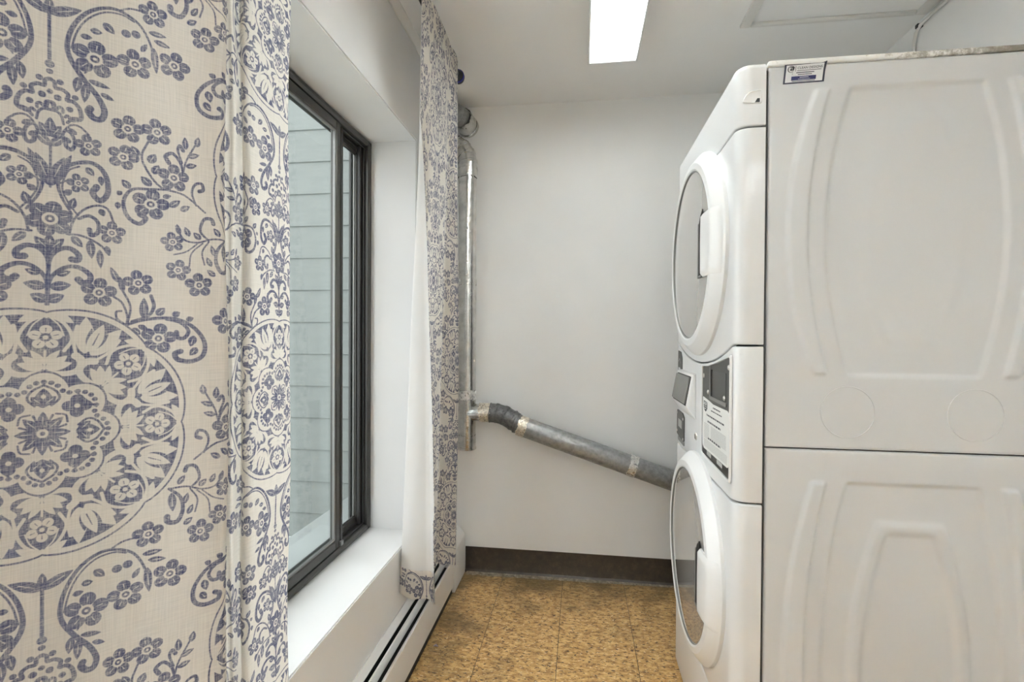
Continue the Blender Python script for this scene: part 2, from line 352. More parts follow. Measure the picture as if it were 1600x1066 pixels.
        for k in range(8):
            a=k*math.pi/4
            for s in (-1,0,1):
                for q in (0,1):
                    pass
            n=7
            for j in range(n):
                t=(j-(n-1)/2)/((n-1)/2); an=a+t*.33
                rr=.40-.055*t*t
                dot(P(rr,an),2.6,1)
            if k%2==0:
                for s in (-1,1):
                    stroke([P(.375,a),P(.33,a,.07*s),P(.27,a,.095*s),P(.215,a,.05*s)],2.4,2.4,1)
                leaf(P(.20,a),P(.35,a),15,1); 
                for s in (-1,1): leaf(P(.22,a),P(.285,a,.075*s),9,1)
                dot(P(.285,a),2.2,0)
            else:
                stroke([P(.37,a-.26),P(.355,a-.1),P(.355,a+.1),P(.37,a+.26)],1.8,1.8,1)
                for q in range(4): dot(P(.285+.05*math.cos(q*1.571+.78),a,.05*math.sin(q*1.571+.78)),6.0,1)
                dot(P(.285,a),2.6,0)
                stroke([P(.16,a,-.05),P(.19,a,0),P(.16,a,.05)],2,2,1)
        for k in range(8):
            a=k*math.pi/4+math.pi/8
            leaf(P(.03,a-math.pi/8),P(.17,a-math.pi/8),9.5,1)
            stroke([P(.04,a),P(.15,a)],1.2,2.5,1)
        dot((cx,cy),5,0); dot((cx,cy),2.4,1)
    def motif(m,cx,cy,sx):
        k=m[0]
        if k=='s':
            p=[(cx+sx*m[i],cy+m[i+1]) for i in range(3,len(m),2)]; stroke(p,m[1],m[2])
        elif k=='l': leaf((cx+sx*m[2],cy+m[3]),(cx+sx*m[4],cy+m[5]),m[1])
        elif k=='d': dot((cx+sx*m[2],cy+m[3]),m[1])
        elif k=='f': flower((cx+sx*m[2],cy+m[3]),m[1],m[4] if sx>0 else math.pi-m[4],m[5])
    for cx,cy in ((150.,165.),(450.,495.)):
        for m in MOT:
            for sx in ((1,) if m[0]=='f' and abs(m[2])<8 else (1,-1)): motif(m,cx,cy,sx)
    for cx,cy in ((150.,165.),(450.,495.)): medallion(cx,cy)
    # the print is worn thin along the weave
    rng=np.random.RandomState(4)
    n=rng.rand(H,W).astype(np.float32)
    def blur(a,k,ax):
        o=np.zeros_like(a)
        for s in range(-k,k+1): o+=np.roll(a,s,ax)
        return o/(2*k+1)
    wv=np.maximum(blur(n,5,1),np.roll(blur(n,5,0),7,0)); wv=(wv-wv.mean())/wv.std()
    lg=rng.rand(H//40,W//40).astype(np.float32); lg=np.kron(lg,np.ones((40,40),np.float32))
    big=np.full((H,W),.5,np.float32); big[:lg.shape[0],:lg.shape[1]]=lg
    for ax in (0,1):
        for _ in range(2): big=blur(big,18,ax)
    big=(big-big.mean())/big.std()
    wear=np.clip(.95-.27*np.clip(wv-.30-.35*big,0,3),.22,1)
    return T*wear
def cloth(name, base, ink, trans, tint=(1, 1, 1)):
    m = bpy.data.materials.new(name); m.use_nodes = True; g = G(m); t = m.node_tree; out = t.nodes['Material Output']
    t.nodes.remove(g.b)
    uv = g.n('ShaderNodeUVMap'); im = g.n('ShaderNodeTexImage'); im.image = IMG; im.interpolation = 'Cubic'
    g.l(uv.outputs[0], im.inputs[0])
    # slubby linen weave: fine threads both ways
    def threads(sx, sy):
        mp = g.n('ShaderNodeMapping'); mp.inputs['Scale'].default_value = (sx, sy, 1); g.l(uv.outputs[0], mp.inputs[0])
        return g.noise(mp.outputs[0], 1, 2)
    h, v = threads(18, 520), threads(480, 14)
    mx = g.n('ShaderNodeMath', operation='ADD'); g.l(h, mx.inputs[0]); g.l(v, mx.inputs[1])
    hf = g.n('ShaderNodeMath', operation='MULTIPLY'); g.l(mx.outputs[0], hf.inputs[0]); hf.inputs[1].default_value = .5
    wv = g.ramp(hf.outputs[0], [(.34, [c*.86 for c in base]), (.56, base), (.70, [min(1, c*1.06) for c in base])])
    worn = g.ramp(hf.outputs[0], [(.40, 1), (.64, .62)])
    inkf = g.n('ShaderNodeMath', operation='MULTIPLY'); g.l(im.outputs[0], inkf.inputs[0]); g.l(worn, inkf.inputs[1])
    c = g.mix(inkf.outputs[0], wv, ink)
    d = g.n('ShaderNodeBsdfDiffuse'); tl = g.n('ShaderNodeBsdfTranslucent'); g.l(c, d.inputs[0])
    g.l(g.mix(1.0, c, tint, 'MULTIPLY'), tl.inputs[0])
    g.bump(hf.outputs[0], .25, .0006, d)
    ms = g.n('ShaderNodeMixShader'); ms.inputs[0].default_value = trans
    g.l(d.outputs[0], ms.inputs[1]); g.l(tl.outputs[0], ms.inputs[2]); g.l(ms.outputs[0], out.inputs[0]); return m
_T = print_tile(PRINT)
IMG = bpy.data.images.new('block_print', _T.shape[1], _T.shape[0], alpha=False, float_buffer=False); IMG.colorspace_settings.name = 'Non-Color'
_px = np.ones((_T.shape[0], _T.shape[1], 4), np.float32); _px[..., :3] = _T[..., None]
IMG.pixels.foreach_set(_px.ravel()); IMG.update(); IMG.pack()
M['cloth'] = cloth('printed_linen', (.80, .755, .69), (.013, .024, .115), .50)
M['lining'] = cloth('plain_linen_back', (.80, .79, .77), (.66, .66, .665), .25)

# ---------------------------------------------------------------- builders
def tag(o, label=None, cat=None, group=None, kind=None):
    if label: o['label'] = label
    if cat: o['category'] = cat
    if group: o['group'] = group
    if kind: o['kind'] = kind
    return o
def link(name, me, m, parent=None, smooth=None):
    if m is not None and not me.materials:
        for k in (m if isinstance(m, (list, tuple)) else [m]): me.materials.append(k)
    o = bpy.data.objects.new(name, me); COL.objects.link(o)
    if parent is not None:
        o.parent = parent; o.matrix_parent_inverse = Matrix.Translation(-parent.location)
    if smooth is not None: me.shade_auto(smooth) if hasattr(me, 'shade_auto') else sharp(me, smooth)
    return o
def sharp(me, deg):
    me.polygons.foreach_set('use_smooth', [True]*len(me.polygons))
    me.set_sharp_from_angle(angle=math.radians(deg))
def empty(name, loc, label, cat, group=None):
    o = bpy.data.objects.new(name, None); COL.objects.link(o); o.location = loc; o.empty_display_size = .1
    return tag(o, label, cat, group)
def done(bm, name, m, parent=None, smooth=35):
    bmesh.ops.recalc_face_normals(bm, faces=bm.faces)
    me = bpy.data.meshes.new(name); bm.to_mesh(me); bm.free(); return link(name, me, m, parent, smooth)
def add_box(bm, x0, y0, z0, x1, y1, z1, bev=0, seg=2, mi=0):
    r = bmesh.ops.create_cube(bm, size=1); vs = r['verts']
    for v in vs: v.co = Vector(((x0+x1)/2+v.co.x*(x1-x0), (y0+y1)/2+v.co.y*(y1-y0), (z0+z1)/2+v.co.z*(z1-z0)))
    fs = list({f for v in vs for f in v.link_faces})
    for f in fs: f.material_index = mi
    if bev: bmesh.ops.bevel(bm, geom=list({e for v in vs for e in v.link_edges}), offset=bev, segments=seg, profile=.5, affect='EDGES', material=mi)
def box(name, a, b, m, parent=None, bev=0, seg=2, smooth=35):
    bm = bmesh.new(); add_box(bm, *a, *b, bev, seg); return done(bm, name, m, parent, smooth)
def prism(bm, pts, axis, a, b, bev=0, seg=2):
    """extrude a 2-D outline along axis ('x': (y,z), 'y': (x,z), 'z': (x,y)) from a to b"""
    def p3(p, t): return {'x': (t, p[0], p[1]), 'y': (p[0], t, p[1]), 'z': (p[0], p[1], t)}[axis]
    v0 = [bm.verts.new(p3(p, a)) for p in pts]; v1 = [bm.verts.new(p3(p, b)) for p in pts]; n = len(pts)
    bm.faces.new(v0); bm.faces.new(v1[::-1])
    for i in range(n): bm.faces.new((v0[i], v1[i], v1[(i+1) % n], v0[(i+1) % n]))
    if bev:
        es = [e for e in bm.edges if all(v in v0 for v in e.verts) or all(v in v1 for v in e.verts)]
        bmesh.ops.bevel(bm, geom=es, offset=bev, segments=seg, profile=.5, affect='EDGES')
def sweep(bm, path, rad, seg=24, caps=True):
    """tube along path (list of points), one radius per point"""
    P = [Vector(p) for p in path]; n = len(P); R = rad if hasattr(rad, '__len__') else [rad]*n
    T = [(P[min(i+1, n-1)]-P[max(i-1, 0)]).normalized() for i in range(n)]
    a = T[0].orthogonal().normalized(); rings = []
    for i in range(n):
        a = (a-T[i]*a.dot(T[i])).normalized(); b = T[i].cross(a)
        rings.append([bm.verts.new(P[i]+(a*math.cos(2*PI*k/seg)+b*math.sin(2*PI*k/seg))*R[i]) for k in range(seg)])
    for i in range(n-1):
        for k in range(seg): bm.faces.new((rings[i][k], rings[i][(k+1) % seg], rings[i+1][(k+1) % seg], rings[i+1][k]))
    if caps: bm.faces.new(rings[0][::-1]); bm.faces.new(rings[-1])
def tube(name, path, rad, m, parent=None, seg=24, smooth=40, caps=True):
    bm = bmesh.new(); sweep(bm, path, rad, seg, caps); return done(bm, name, m, parent, smooth)
def lathe_x(bm, prof, cx, cy, cz, seg=72, a0=0, a1=2*PI):
    """profile of (radius, height towards -X) turned round an axis through (cy,cz)"""
    full = abs(a1-a0-2*PI) < 1e-6; n = seg if full else seg+1; rings = []
    for r, h in prof:
        if r < 1e-6: rings.append([bm.verts.new((cx-h, cy, cz))]*n); continue
        rings.append([bm.verts.new((cx-h, cy+r*math.cos(a0+(a1-a0)*k/seg), cz+r*math.sin(a0+(a1-a0)*k/seg))) for k in range(n)])
    for i in range(len(prof)-1):
        for k in range(seg):
            q = [rings[i][k], rings[i][(k+1) % n], rings[i+1][(k+1) % n], rings[i+1][k]]
            q = list(dict.fromkeys(q))
            if len(q) > 2: bm.faces.new(q)
def grid_obj(name, F, nu, nv, m, parent=None, uv=None, smooth=180):
    """sheet from F(i,j) -> xyz ; uv(i,j)"""
    co = [F(i, j) for j in range(nv+1) for i in range(nu+1)]
    fs = [(j*(nu+1)+i, j*(nu+1)+i+1, (j+1)*(nu+1)+i+1, (j+1)*(nu+1)+i) for j in range(nv) for i in range(nu)]
    me = bpy.data.meshes.new(name); me.from_pydata(co, [], fs)
    if uv:
        l = me.uv_layers.new(name='uv'); tab = [uv(i, j) for j in range(nv+1) for i in range(nu+1)]
        buf = np.empty(len(me.loops), np.int32); me.loops.foreach_get('vertex_index', buf)
        l.data.foreach_set('uv', np.array(tab, np.float32)[buf].ravel())
    me.polygons.foreach_set('use_smooth', [True]*len(me.polygons))
    return link(name, me, m, parent)
def strokes(bm, pts, w, F, h=0.0):
    """flat ribbon along pts in a plane; F(u,v,h) -> xyz"""
    for (a, b) in zip(pts, pts[1:]):
        d = Vector((b[0]-a[0], b[1]-a[1])); d.normalize(); n = Vector((-d.y, d.x))*w/2; e = d*w*.3
        q = [(a[0]-e.x+n.x, a[1]-e.y+n.y), (a[0]-e.x-n.x, a[1]-e.y-n.y), (b[0]+e.x-n.x, b[1]+e.y-n.y), (b[0]+e.x+n.x, b[1]+e.y+n.y)]
        bm.faces.new([bm.verts.new(F(u, v, h)) for u, v in q])
def text_mesh(name, s, size, F, m, parent, align='LEFT', h=0.0, shear=0):
    """lettering: outlines of the built-in font laid on a surface"""
    c = bpy.data.curves.new('lettering', 'FONT'); c.body = s; c.size = size; c.align_x = align; c.resolution_u = 3; c.offset = .012; c.shear = shear
    o = bpy.data.objects.new('lettering', c); COL.objects.link(o)
    bpy.context.view_layer.update()
    me = bpy.data.meshes.new_from_object(o.evaluated_get(bpy.context.evaluated_depsgraph_get()))
    bpy.data.objects.remove(o); bpy.data.curves.remove(c)
    for v in me.vertices: v.co = F(v.co.x, v.co.y, h)
    me.name = name; me.materials.clear(); return link(name, me, m, parent)

# ---------------------------------------------------------------- room shell
XL, XR, YF, YB, HC = -.677, 1.2607, 2.5457, -1.9, 2.44
WY0, WY1, WZ0, WZ1 = .60, 1.9777, .428, 2.05
WX = -.8706
bm = bmesh.new(); add_box(bm, XL-.1, YB-.1, -.12, XR+.1, YF+.1, -.004); floor = tag(done(bm, 'floor', M['subfloor']), kind='structure')
T1 = .3048
tile_me = {}
for ky, yj in enumerate([1.845+T1*k for k in range(-13, 4)]):
    for kx in range(-2, 7):
        x0 = -.3855+T1*kx; x1, y0, y1 = x0+T1, yj-T1, yj
        x0, x1, y0, y1 = max(x0, XL), min(x1, XR), max(y0, YB), min(y1, YF)
        if x1-x0 < .01 or y1-y0 < .01: continue
        w_, d_ = x1-x0, y1-y0; key = (round(w_, 3), round(d_, 3))
        if key not in tile_me:
            bm = bmesh.new(); add_box(bm, -w_/2+.0011, -d_/2+.0008, -.004, w_/2-.0011, d_/2-.0008, 0, .0004, 1)
            bmesh.ops.recalc_face_normals(bm, faces=bm.faces)
            me = bpy.data.meshes.new('tile'); bm.to_mesh(me); bm.free(); me.materials.append(M['tile']); tile_me[key] = me
        o = bpy.data.objects.new('tile', tile_me[key]); COL.objects.link(o); o.parent = floor
        o.location = ((x0+x1)/2, (y0+y1)/2, random.uniform(-.0003, 0))
box('wall_back', (XL-.35, YF, 0), (XR+.1, YF+.12, HC), M['wall'])['kind'] = 'structure'
box('wall_right', (XR, YB, 0), (XR+.12, YF, HC), M['wall'])['kind'] = 'structure'
box('wall_front', (XL-.35, YB-.12, 0), (XR+.1, YB, HC), M['wall'])['kind'] = 'structure'
box('ceiling', (XL-.35, YB-.12, HC), (XR+.12, YF+.12, HC+.1), M['ceiling'])['kind'] = 'structure'
XO = -.9665
def left_wall():
    bm = bmesh.new()
    ys, zs = [YB, WY0, WY1, YF], [0, WZ0, WZ1, HC]
    vi = {}; vo = {}
    for j, y in enumerate(ys):
        for k, z in enumerate(zs): vi[j, k] = bm.verts.new((XL, y, z)); vo[j, k] = bm.verts.new((XO, y, z))
    for j in range(3):
        for k in range(3):
            if (j, k) == (1, 1): continue
            bm.faces.new((vi[j, k], vi[j+1, k], vi[j+1, k+1], vi[j, k+1])); bm.faces.new((vo[j, k], vo[j, k+1], vo[j+1, k+1], vo[j+1, k]))
    for a, b in (((1, 1), (2, 1)), ((2, 1), (2, 2)), ((2, 2), (1, 2)), ((1, 2), (1, 1))): bm.faces.new((vi[a], vi[b], vo[b], vo[a]))
    for a, b in (((0, 0), (3, 0)), ((3, 0), (3, 3)), ((3, 3), (0, 3)), ((0, 3), (0, 0))):
        ring = []
        rng = lambda p, q: range(p, q+1) if q >= p else range(p, q-1, -1)
        pts = [(j, k) for j in rng(a[0], b[0]) for k in rng(a[1], b[1])]
        bm.faces.new([vi[p] for p in pts]+[vo[p] for p in pts[::-1]])
    es = [e for e in bm.edges if all(abs(v.co.x-XL) < 1e-6 and WY0-1e-6 <= v.co.y <= WY1+1e-6 and WZ0-1e-6 <= v.co.z <= WZ1+1e-6 for v in e.verts)]
    bmesh.ops.bevel(bm, geom=es, offset=.004, segments=2, affect='EDGES')
    return done(bm, 'wall_left', M['reveal'], smooth=50)
tag(left_wall(), kind='structure')
# coved strip where the left wall meets the ceiling
bm = bmesh.new(); prism(bm, [(XL, HC), (XL, HC-.022), (XL+.006, HC-.022), (XL+.028, HC-.006), (XL+.028, HC)], 'y', YB, YF); tag(done(bm, 'trim_1', M['trim']), kind='structure')
# vinyl cove base on the far and right walls
def cove(name, p0, p1, n):
    bm = bmesh.new(); d = (Vector(p1)-Vector(p0)); N = Vector(n)
    prof = [(0, .128), (.0035, .127), (.004, .03), (.008, .012), (.020, .003), (.022, 0), (0, 0)]
    for t in (0, 1):
        pass
    va = [bm.verts.new(Vector(p0)+N*a+Vector((0, 0, b))) for a, b in prof]; vb = [bm.verts.new(Vector(p1)+N*a+Vector((0, 0, b))) for a, b in prof]
    for i in range(len(prof)): bm.faces.new((va[i], vb[i], vb[(i+1) % len(prof)], va[(i+1) % len(prof)]))
    bm.faces.new(va[::-1]); bm.faces.new(vb); return tag(done(bm, name, M['cove']), kind='structure')
bb = cove('baseboard_back', (-.594, YF, 0), (XR, YF, 0), (0, -1, 0))
cove('baseboard_right', (XR, YB, 0), (XR, YF-.023, 0), (-1, 0, 0))
# ragged line of old wax and dust along the toe of the cove base
bm = bmesh.new(); rg = random.Random(3); N = 150; a = []
for i in range(N+1):
    x = -.585+1.84*i/N; far = max(0, 1-i/95)
    wd = .006+.030*far*(.45+.55*rg.random()) if i < 100 else .004+.004*rg.random()
    a.append((bm.verts.new((x, YF-.020, .0055)), bm.verts.new((x, YF-.022-wd, .0006))))
for i in range(N): bm.faces.new((a[i][0], a[i+1][0], a[i+1][1], a[i][1]))
for f in list(bm.faces): pass
done(bm, 'wax_and_dust_line', M['grime'], bb)

# ---------------------------------------------------------------- window
def bar(bm, x0, y0, z0, x1, y1, z1, bev=.003, mi=0): add_box(bm, x0, y0, z0, x1, y1, z1, bev, 1, mi)
win = bpy.data.objects.new('window_1', None); COL.objects.link(win); win.location = (-.91, (WY0+WY1)/2, WZ0); win['kind'] = 'structure'
xf, xb = WX, -.965
FW = .030
def frame4(name, x0, x1, y0, y1, z0, z1, w, m, parent, bev=.004, wz=None):
    wz = wz or w
    bm = bmesh.new()
    bar(bm, x1, y0, z0, x0, y0+w, z1, bev); bar(bm, x1, y1-w, z0, x0, y1, z1, bev)
    bar(bm, x1, y0+w, z0, x0, y1-w, z0+wz, bev); bar(bm, x1, y0+w, z1-wz, x0, y1-w, z1, bev)
    return done(bm, name, m, parent, 30)
fr = frame4('window_frame', xf, xb, WY0, WY1, WZ0, WZ1, .026, M['bronze'], win, .008)
bm = bmesh.new()      # dark tracks inside the frame
for z0, z1 in ((WZ0+.026, WZ0+.034), (WZ1-.034, WZ1-.026)):
    for x in (-.893, -.921, -.949): bar(bm, x-.003, WY0+.03, z0, x+.003, WY1-.03, z1, .001)
for x in (-.893, -.921, -.949): bar(bm, x-.003, WY1-.036, WZ0+.03, x+.003, WY1-.026, WZ1-.03, .001)
done(bm, 'track', M['bronze_dark'], fr, 30)
bm = bmesh.new(); bar(bm, -.914, WY1-.050, WZ0+.03, -.899, WY1-.026, WZ1-.03, .003); done(bm, 'jamb_channel', M['bronze_dark'], fr, 30)
# near sash in the inner track, meeting stile in two tones
SY = 1.722
sash = frame4('sash', -.878, -.904, WY0+.02, SY, WZ0+.030, WZ1-.030, .034, M['bronze'], win, .004)
bm = bmesh.new(); y0, y1, z0, z1 = WY0+.054, SY-.034, WZ0+.064, WZ1-.064
for (a, b, c, d) in ((y1-.007, z0, y1, z1), (y0, z0, y1, z0+.007), (y0, z1-.007, y1, z1)): bar(bm, -.890, a, b, -.881, c, d, .001)
done(bm, 'glazing_bead', M['bronze_light'], sash, 30)
bm = bmesh.new(); bar(bm, -.912, SY-.006, WZ0+.04, -.874, SY+.008, WZ1-.04, .002); done(bm, 'interlock_stile', M['bronze_dark'], sash, 30)
bm = bmesh.new(); bar(bm, -.8785, SY-.012, WZ0+.034, -.868, SY+.006, WZ0+.052, .002); done(bm, 'corner_bracket', M['bronze_light'], sash, 30)
box('pane', (-.893, y0-.004, z0-.004), (-.889, y1+.004, z1+.004), M['glass'], sash)
fs = frame4('outer_sash', -.916, -.9365, SY+.030, WY1-.020, WZ0+.036, WZ1-.036, .026, M['bronze'], win, .004)
bm = bmesh.new(); y0, y1, z0, z1 = SY+.056, WY1-.046, WZ0+.062, WZ1-.062
for (a, b, c, d) in ((y1-.004, z0, y1, z1), (y0, z0, y1, z0+.004), (y0, z1-.004, y1, z1)): bar(bm, -.930, a, b, -.926, c, d, .0008)
done(bm, 'glazing_bead', M['bronze_light'], fs, 30)
box('pane', (-.934, y0-.004, z0-.004), (-.930, y1+.004, z1+.004), M['glass'], fs)

# outside: a wing of the house clad in lap siding, a concrete ledge below
YS = 2.78
side = empty('house_wing', (-2.6, YS, 0), 'pale green lap-sided wall of the building seen outside through the window', 'exterior wall')
box('wall_sheathing', (-4.6, YS+.012, .0), (-1.0, YS+.12, 3.9), M['siding'], side)
me = None; EXP = .192
for k in range(22):
    z = 2.086+EXP*(k-12)
    if me is None:
        bm = bmesh.new(); prism(bm, [(-.011, 0), (-.014, .003), (-.004, EXP+.02), (.011, EXP+.02), (.011, 0)], 'x', -1.8, 1.8)
        bmesh.ops.recalc_face_normals(bm, faces=bm.faces); me = bpy.data.meshes.new('siding_board'); bm.to_mesh(me); bm.free(); me.materials.append(M['siding'])
    o = bpy.data.objects.new('siding_board', me); COL.objects.link(o); o.parent = side; o.location = (-.2, 0, z)
tag(box('ground', (-8, -6, -.3), (XO-.01, YS+.3, .02), M['ground']), kind='structure')
tag(box('concrete_ledge', (-1.34, -1.0, .02), (XO-.005, YS-.02, .30), M['ledge'], bev=.01), 'low pale concrete ledge outside below the window', 'ledge')
# ---------------------------------------------------------------- stacked laundry machine
MX0, MX1, MY0, MY1 = .441, 1.135, 1.2519, 1.9765
XF = .37
ZTOP, ZSEAM = 1.8989, .976
mac = empty('stacked_laundry_machine', ((MX0+MX1)/2, (MY0+MY1)/2, 0), 'tall white stacked laundry machine with two round smoked doors, standing by the far wall', 'laundry machine')
box('chassis', (.425, MY0+.008, .012), (MX1-.01, MY1-.008, ZTOP-.016), M['chassis'], mac, .003)  # dark body colour stands in for shade in the gap beside the front shell
bm = bmesh.new(); add_box(bm, MX0-.002, MY0-.002, ZTOP-.013, MX1, MY1+.002, ZTOP+.001, .004, 3); done(bm, 'lid', M['lid'], mac)
for x in (.47, 1.09):
    for y in (MY0+.05, MY1-.05): tube('foot', [(x, y, 0), (x, y, .006), (x, y, .0125)], [.024, .024, .012], M['black'], mac, 16)

def interp(tab, z):
    zs = [t[0] for t in tab]; return np.interp(z, zs, [t[1] for t in tab])
def sm(x): x = np.clip(x, 0, 1); return x*x*(3-2*x)
XC = .7605
def bow(z, zc, hw, wm, we):           # half width of a barrel shape at height z
    t = (z-zc)/hw; return wm-(wm-we)*t*t
def emboss(kind):
    def F(x, z):
        d = np.abs(x-XC)
        if kind == 'upper': zc, hh = 1.490, .335
        else: zc, hh = .47, .430
        oo, oi = bow(z, zc, hh, .276, .216), bow(z, zc, hh, .231, .186); bl = bow(z, zc, hh, .190, .139)
        e = .006
        inz = sm((hh-np.abs(z-zc))/.010+.5)
        band = sm((oo-d)/.012+.5)*sm((d-oi)/.010+.5)*inz
        inb = sm((bl-d)/.012+.5)*sm((hh-np.abs(z-zc))/.012+.5)
        if kind == 'upper':
            hz, w0, ht = .262, bow(z, zc, .262, .110, .055), .262
            c = sm((bow(z, zc, hz, .108, .052)-d)/.030+.5)*sm((hz-np.abs(z-zc))/.03+.5)
            return .0045*band-.0042*inb+.0016*c
        hz = .345
        o = sm((bow(z, .44, .37, .130, .070)-d)/.016+.5)*sm((.37-np.abs(z-.44))/.018+.5)
        i = sm((bow(z, .44, .345, .103, .050)-d)/.018+.5)*sm((.345-np.abs(z-.44))/.020+.5)
        return .0045*band-.0042*inb+.0042*o-.0046*i
    return F
def side_panel(kind, z0, z1):
    nx, nz = 210, int((z1-z0)/.0035); f = emboss(kind); r = .004
    xs = np.linspace(MX0, MX1-.003, nx+1); zs = np.linspace(z0, z1, nz+1)
    X, Z = np.meshgrid(xs, zs); Hh = 1.55*f(X, Z)
    ed = np.minimum.reduce([X-xs[0], xs[-1]-X, Z-z0, z1-Z]); Hh = Hh-(.0035*(1-np.sqrt(np.clip(1-(1-np.clip(ed/.005, 0, 1))**2, 0, 1))))
    co = np.stack([X, MY0-Hh, Z], -1).reshape(-1, 3)
    idx = np.arange((nx+1)*(nz+1)).reshape(nz+1, nx+1)
    fs = np.stack([idx[:-1, :-1], idx[:-1, 1:], idx[1:, 1:], idx[1:, :-1]], -1).reshape(-1, 4).tolist()
    # returned edges so that the sheet has a thickness
    lo = [idx[0, i] for i in range(nx+1)]+[idx[j, nx] for j in range(1, nz+1)]+[idx[nz, i] for i in range(nx-1, -1, -1)]+[idx[j, 0] for j in range(nz-1, 0, -1)]
    base = len(co); ret = co[lo].copy(); ret[:, 1] = MY0+.0075; co = np.vstack([co, ret]); n = len(lo)
    fs += [(int(lo[(i+1) % n]), int(lo[i]), base+i, base+(i+1) % n) for i in range(n)]
    me = bpy.data.meshes.new('side_panel'); me.from_pydata(co.tolist(), [], fs); me.polygons.foreach_set('use_smooth', [True]*len(fs))
    me.set_sharp_from_angle(angle=math.radians(60))
    return link('side_panel', me, M['cabinet'], mac)
up = side_panel('upper', ZSEAM+.004, ZTOP-.0135)
lowp = side_panel('lower', .035, ZSEAM+.0005)
bm = bmesh.new(); add_box(bm, MX0+.002, MY0-.0006, ZSEAM+.0052, MX1-.004, MY0+.004, ZSEAM+.0072, .0005, 1); done(bm, 'seam_lip', M['cabinet'], mac)
for kx, r in ((.6225, .0585), (.891, .0575)):
    bm = bmesh.new()
    prof = [(r-.0018, -.001), (r-.0009, .0014), (r+.0009, .0014), (r+.0018, -.001)]; seg = 80; rings = []
    for a, h in prof: rings.append([bm.verts.new((kx+a*math.cos(2*PI*k/seg), MY0-h, 1.067+a*1.03*math.sin(2*PI*k/seg))) for k in range(seg)])
    for i in range(3):
        for k in range(seg): bm.faces.new((rings[i][k], rings[i][(k+1) % seg], rings[i+1][(k+1) % seg], rings[i+1][k]))
    done(bm, 'knockout', M['cabinet'], up)

# front shell: plan outline from the near side round the rounded corner, along the front, round the far corner
CR = .034
def plan():
    p = [(.434, MY0-.0015), (.425, MY0-.0015), (.415, MY0-.0015)]
    for k in range(9):
        a = PI/2*k/8; p.append((XF+CR-CR*math.sin(a), MY0-.0015+CR-CR*math.cos(a)))
    for k in range(1, 40): p.append((XF, MY0-.0015+CR+(MY1-MY0+.003-2*CR)*k/40))
    for k in range(9):
        a = PI/2*k/8; p.append((XF+CR-CR*math.cos(a), MY1+.0015-CR+CR*math.sin(a)))
    p += [(.425, MY1+.0015), (.434, MY1+.0015)]
    return p
PLAN = plan()
def shell(name, zlo, zhi, m=None, rt=.004, rb=.004, thick=.012, dome=0.):
    """front panel between two heights (functions of y); rounded top and bottom edges"""
    nz = 10; n = len(PLAN); nor = []
    for i in range(n):
        a, b = PLAN[max(i-1, 0)], PLAN[min(i+1, n-1)]; t = Vector((b[0]-a[0], b[1]-a[1])).normalized(); nor.append((-t.y, t.x))
    cen = Vector((.45, (MY0+MY1)/2))
    for i in range(n):
        if Vector(nor[i]).dot(Vector(PLAN[i])-cen) < 0: nor[i] = (-nor[i][0], -nor[i][1])
    rows = []
    def edge(r, sgn, zf):
        o = []
        for k in range(5):
            a = PI/2*k/4; o.append((zf, sgn*r*(1-math.sin(a)), -r*(1-math.cos(a))))
        return o
    # bottom inner return, bottom edge, middle, top edge, top inner return
    spec = [('lo', 0, -thick)]
    for k in range(4, -1, -1):
        a = PI/2*k/4; spec.append(('lo', rb*(1-math.cos(a*1)), -rb*(1-math.sin(PI/2-a))) if False else ('lo', rb*(1-math.sin(PI/2*(k/4))) if False else rb*(1-math.cos(PI/2*(4-k)/4)) if False else rb*(1-math.cos(PI/2*(1-k/4))), -rb*(1-math.sin(PI/2*(1-k/4)))))
    for k in range(5): spec.append(('hi', rt*(1-math.cos(PI/2*(1-k/4))), -rt*(1-math.sin(PI/2*(1-k/4)))))
    spec.append(('hi', 0, -thick))
    bm = bmesh.new(); V = []
    for w_, dz, off in spec:
        row = []
        for i, (x, y) in enumerate(PLAN):
            z = zlo(y)+dz if w_ == 'lo' else zhi(y)-dz
            row.append(bm.verts.new((x+nor[i][0]*off, y+nor[i][1]*off, z)))
        V.append(row)
    for j in range(len(V)-1):
        for i in range(n-1): bm.faces.new((V[j][i], V[j][i+1], V[j+1][i+1], V[j+1][i]))
    return done(bm, name, m or M['enamel'], mac, 42)
YC = (MY0+MY1)/2
Z1 = 1.747; Z2 = lambda y: 1.222-.060*max(0, 1-((y-YC)/.34)**2)
Z3 = .840; Z4 = .248
g_ = .0022
shell('top_front_panel', lambda y: Z1+g_, lambda y: ZTOP-.001, rt=.014)
shell('dryer_front_panel', lambda y: Z2(y)+g_, lambda y: Z1-g_)
con = shell('console', lambda y: Z3+g_, lambda y: Z2(y)-g_)
shell('lower_front_panel', lambda y: Z4+g_, lambda y: Z3-g_)
shell('kick_panel', lambda y: .012, lambda y: Z4-g_)
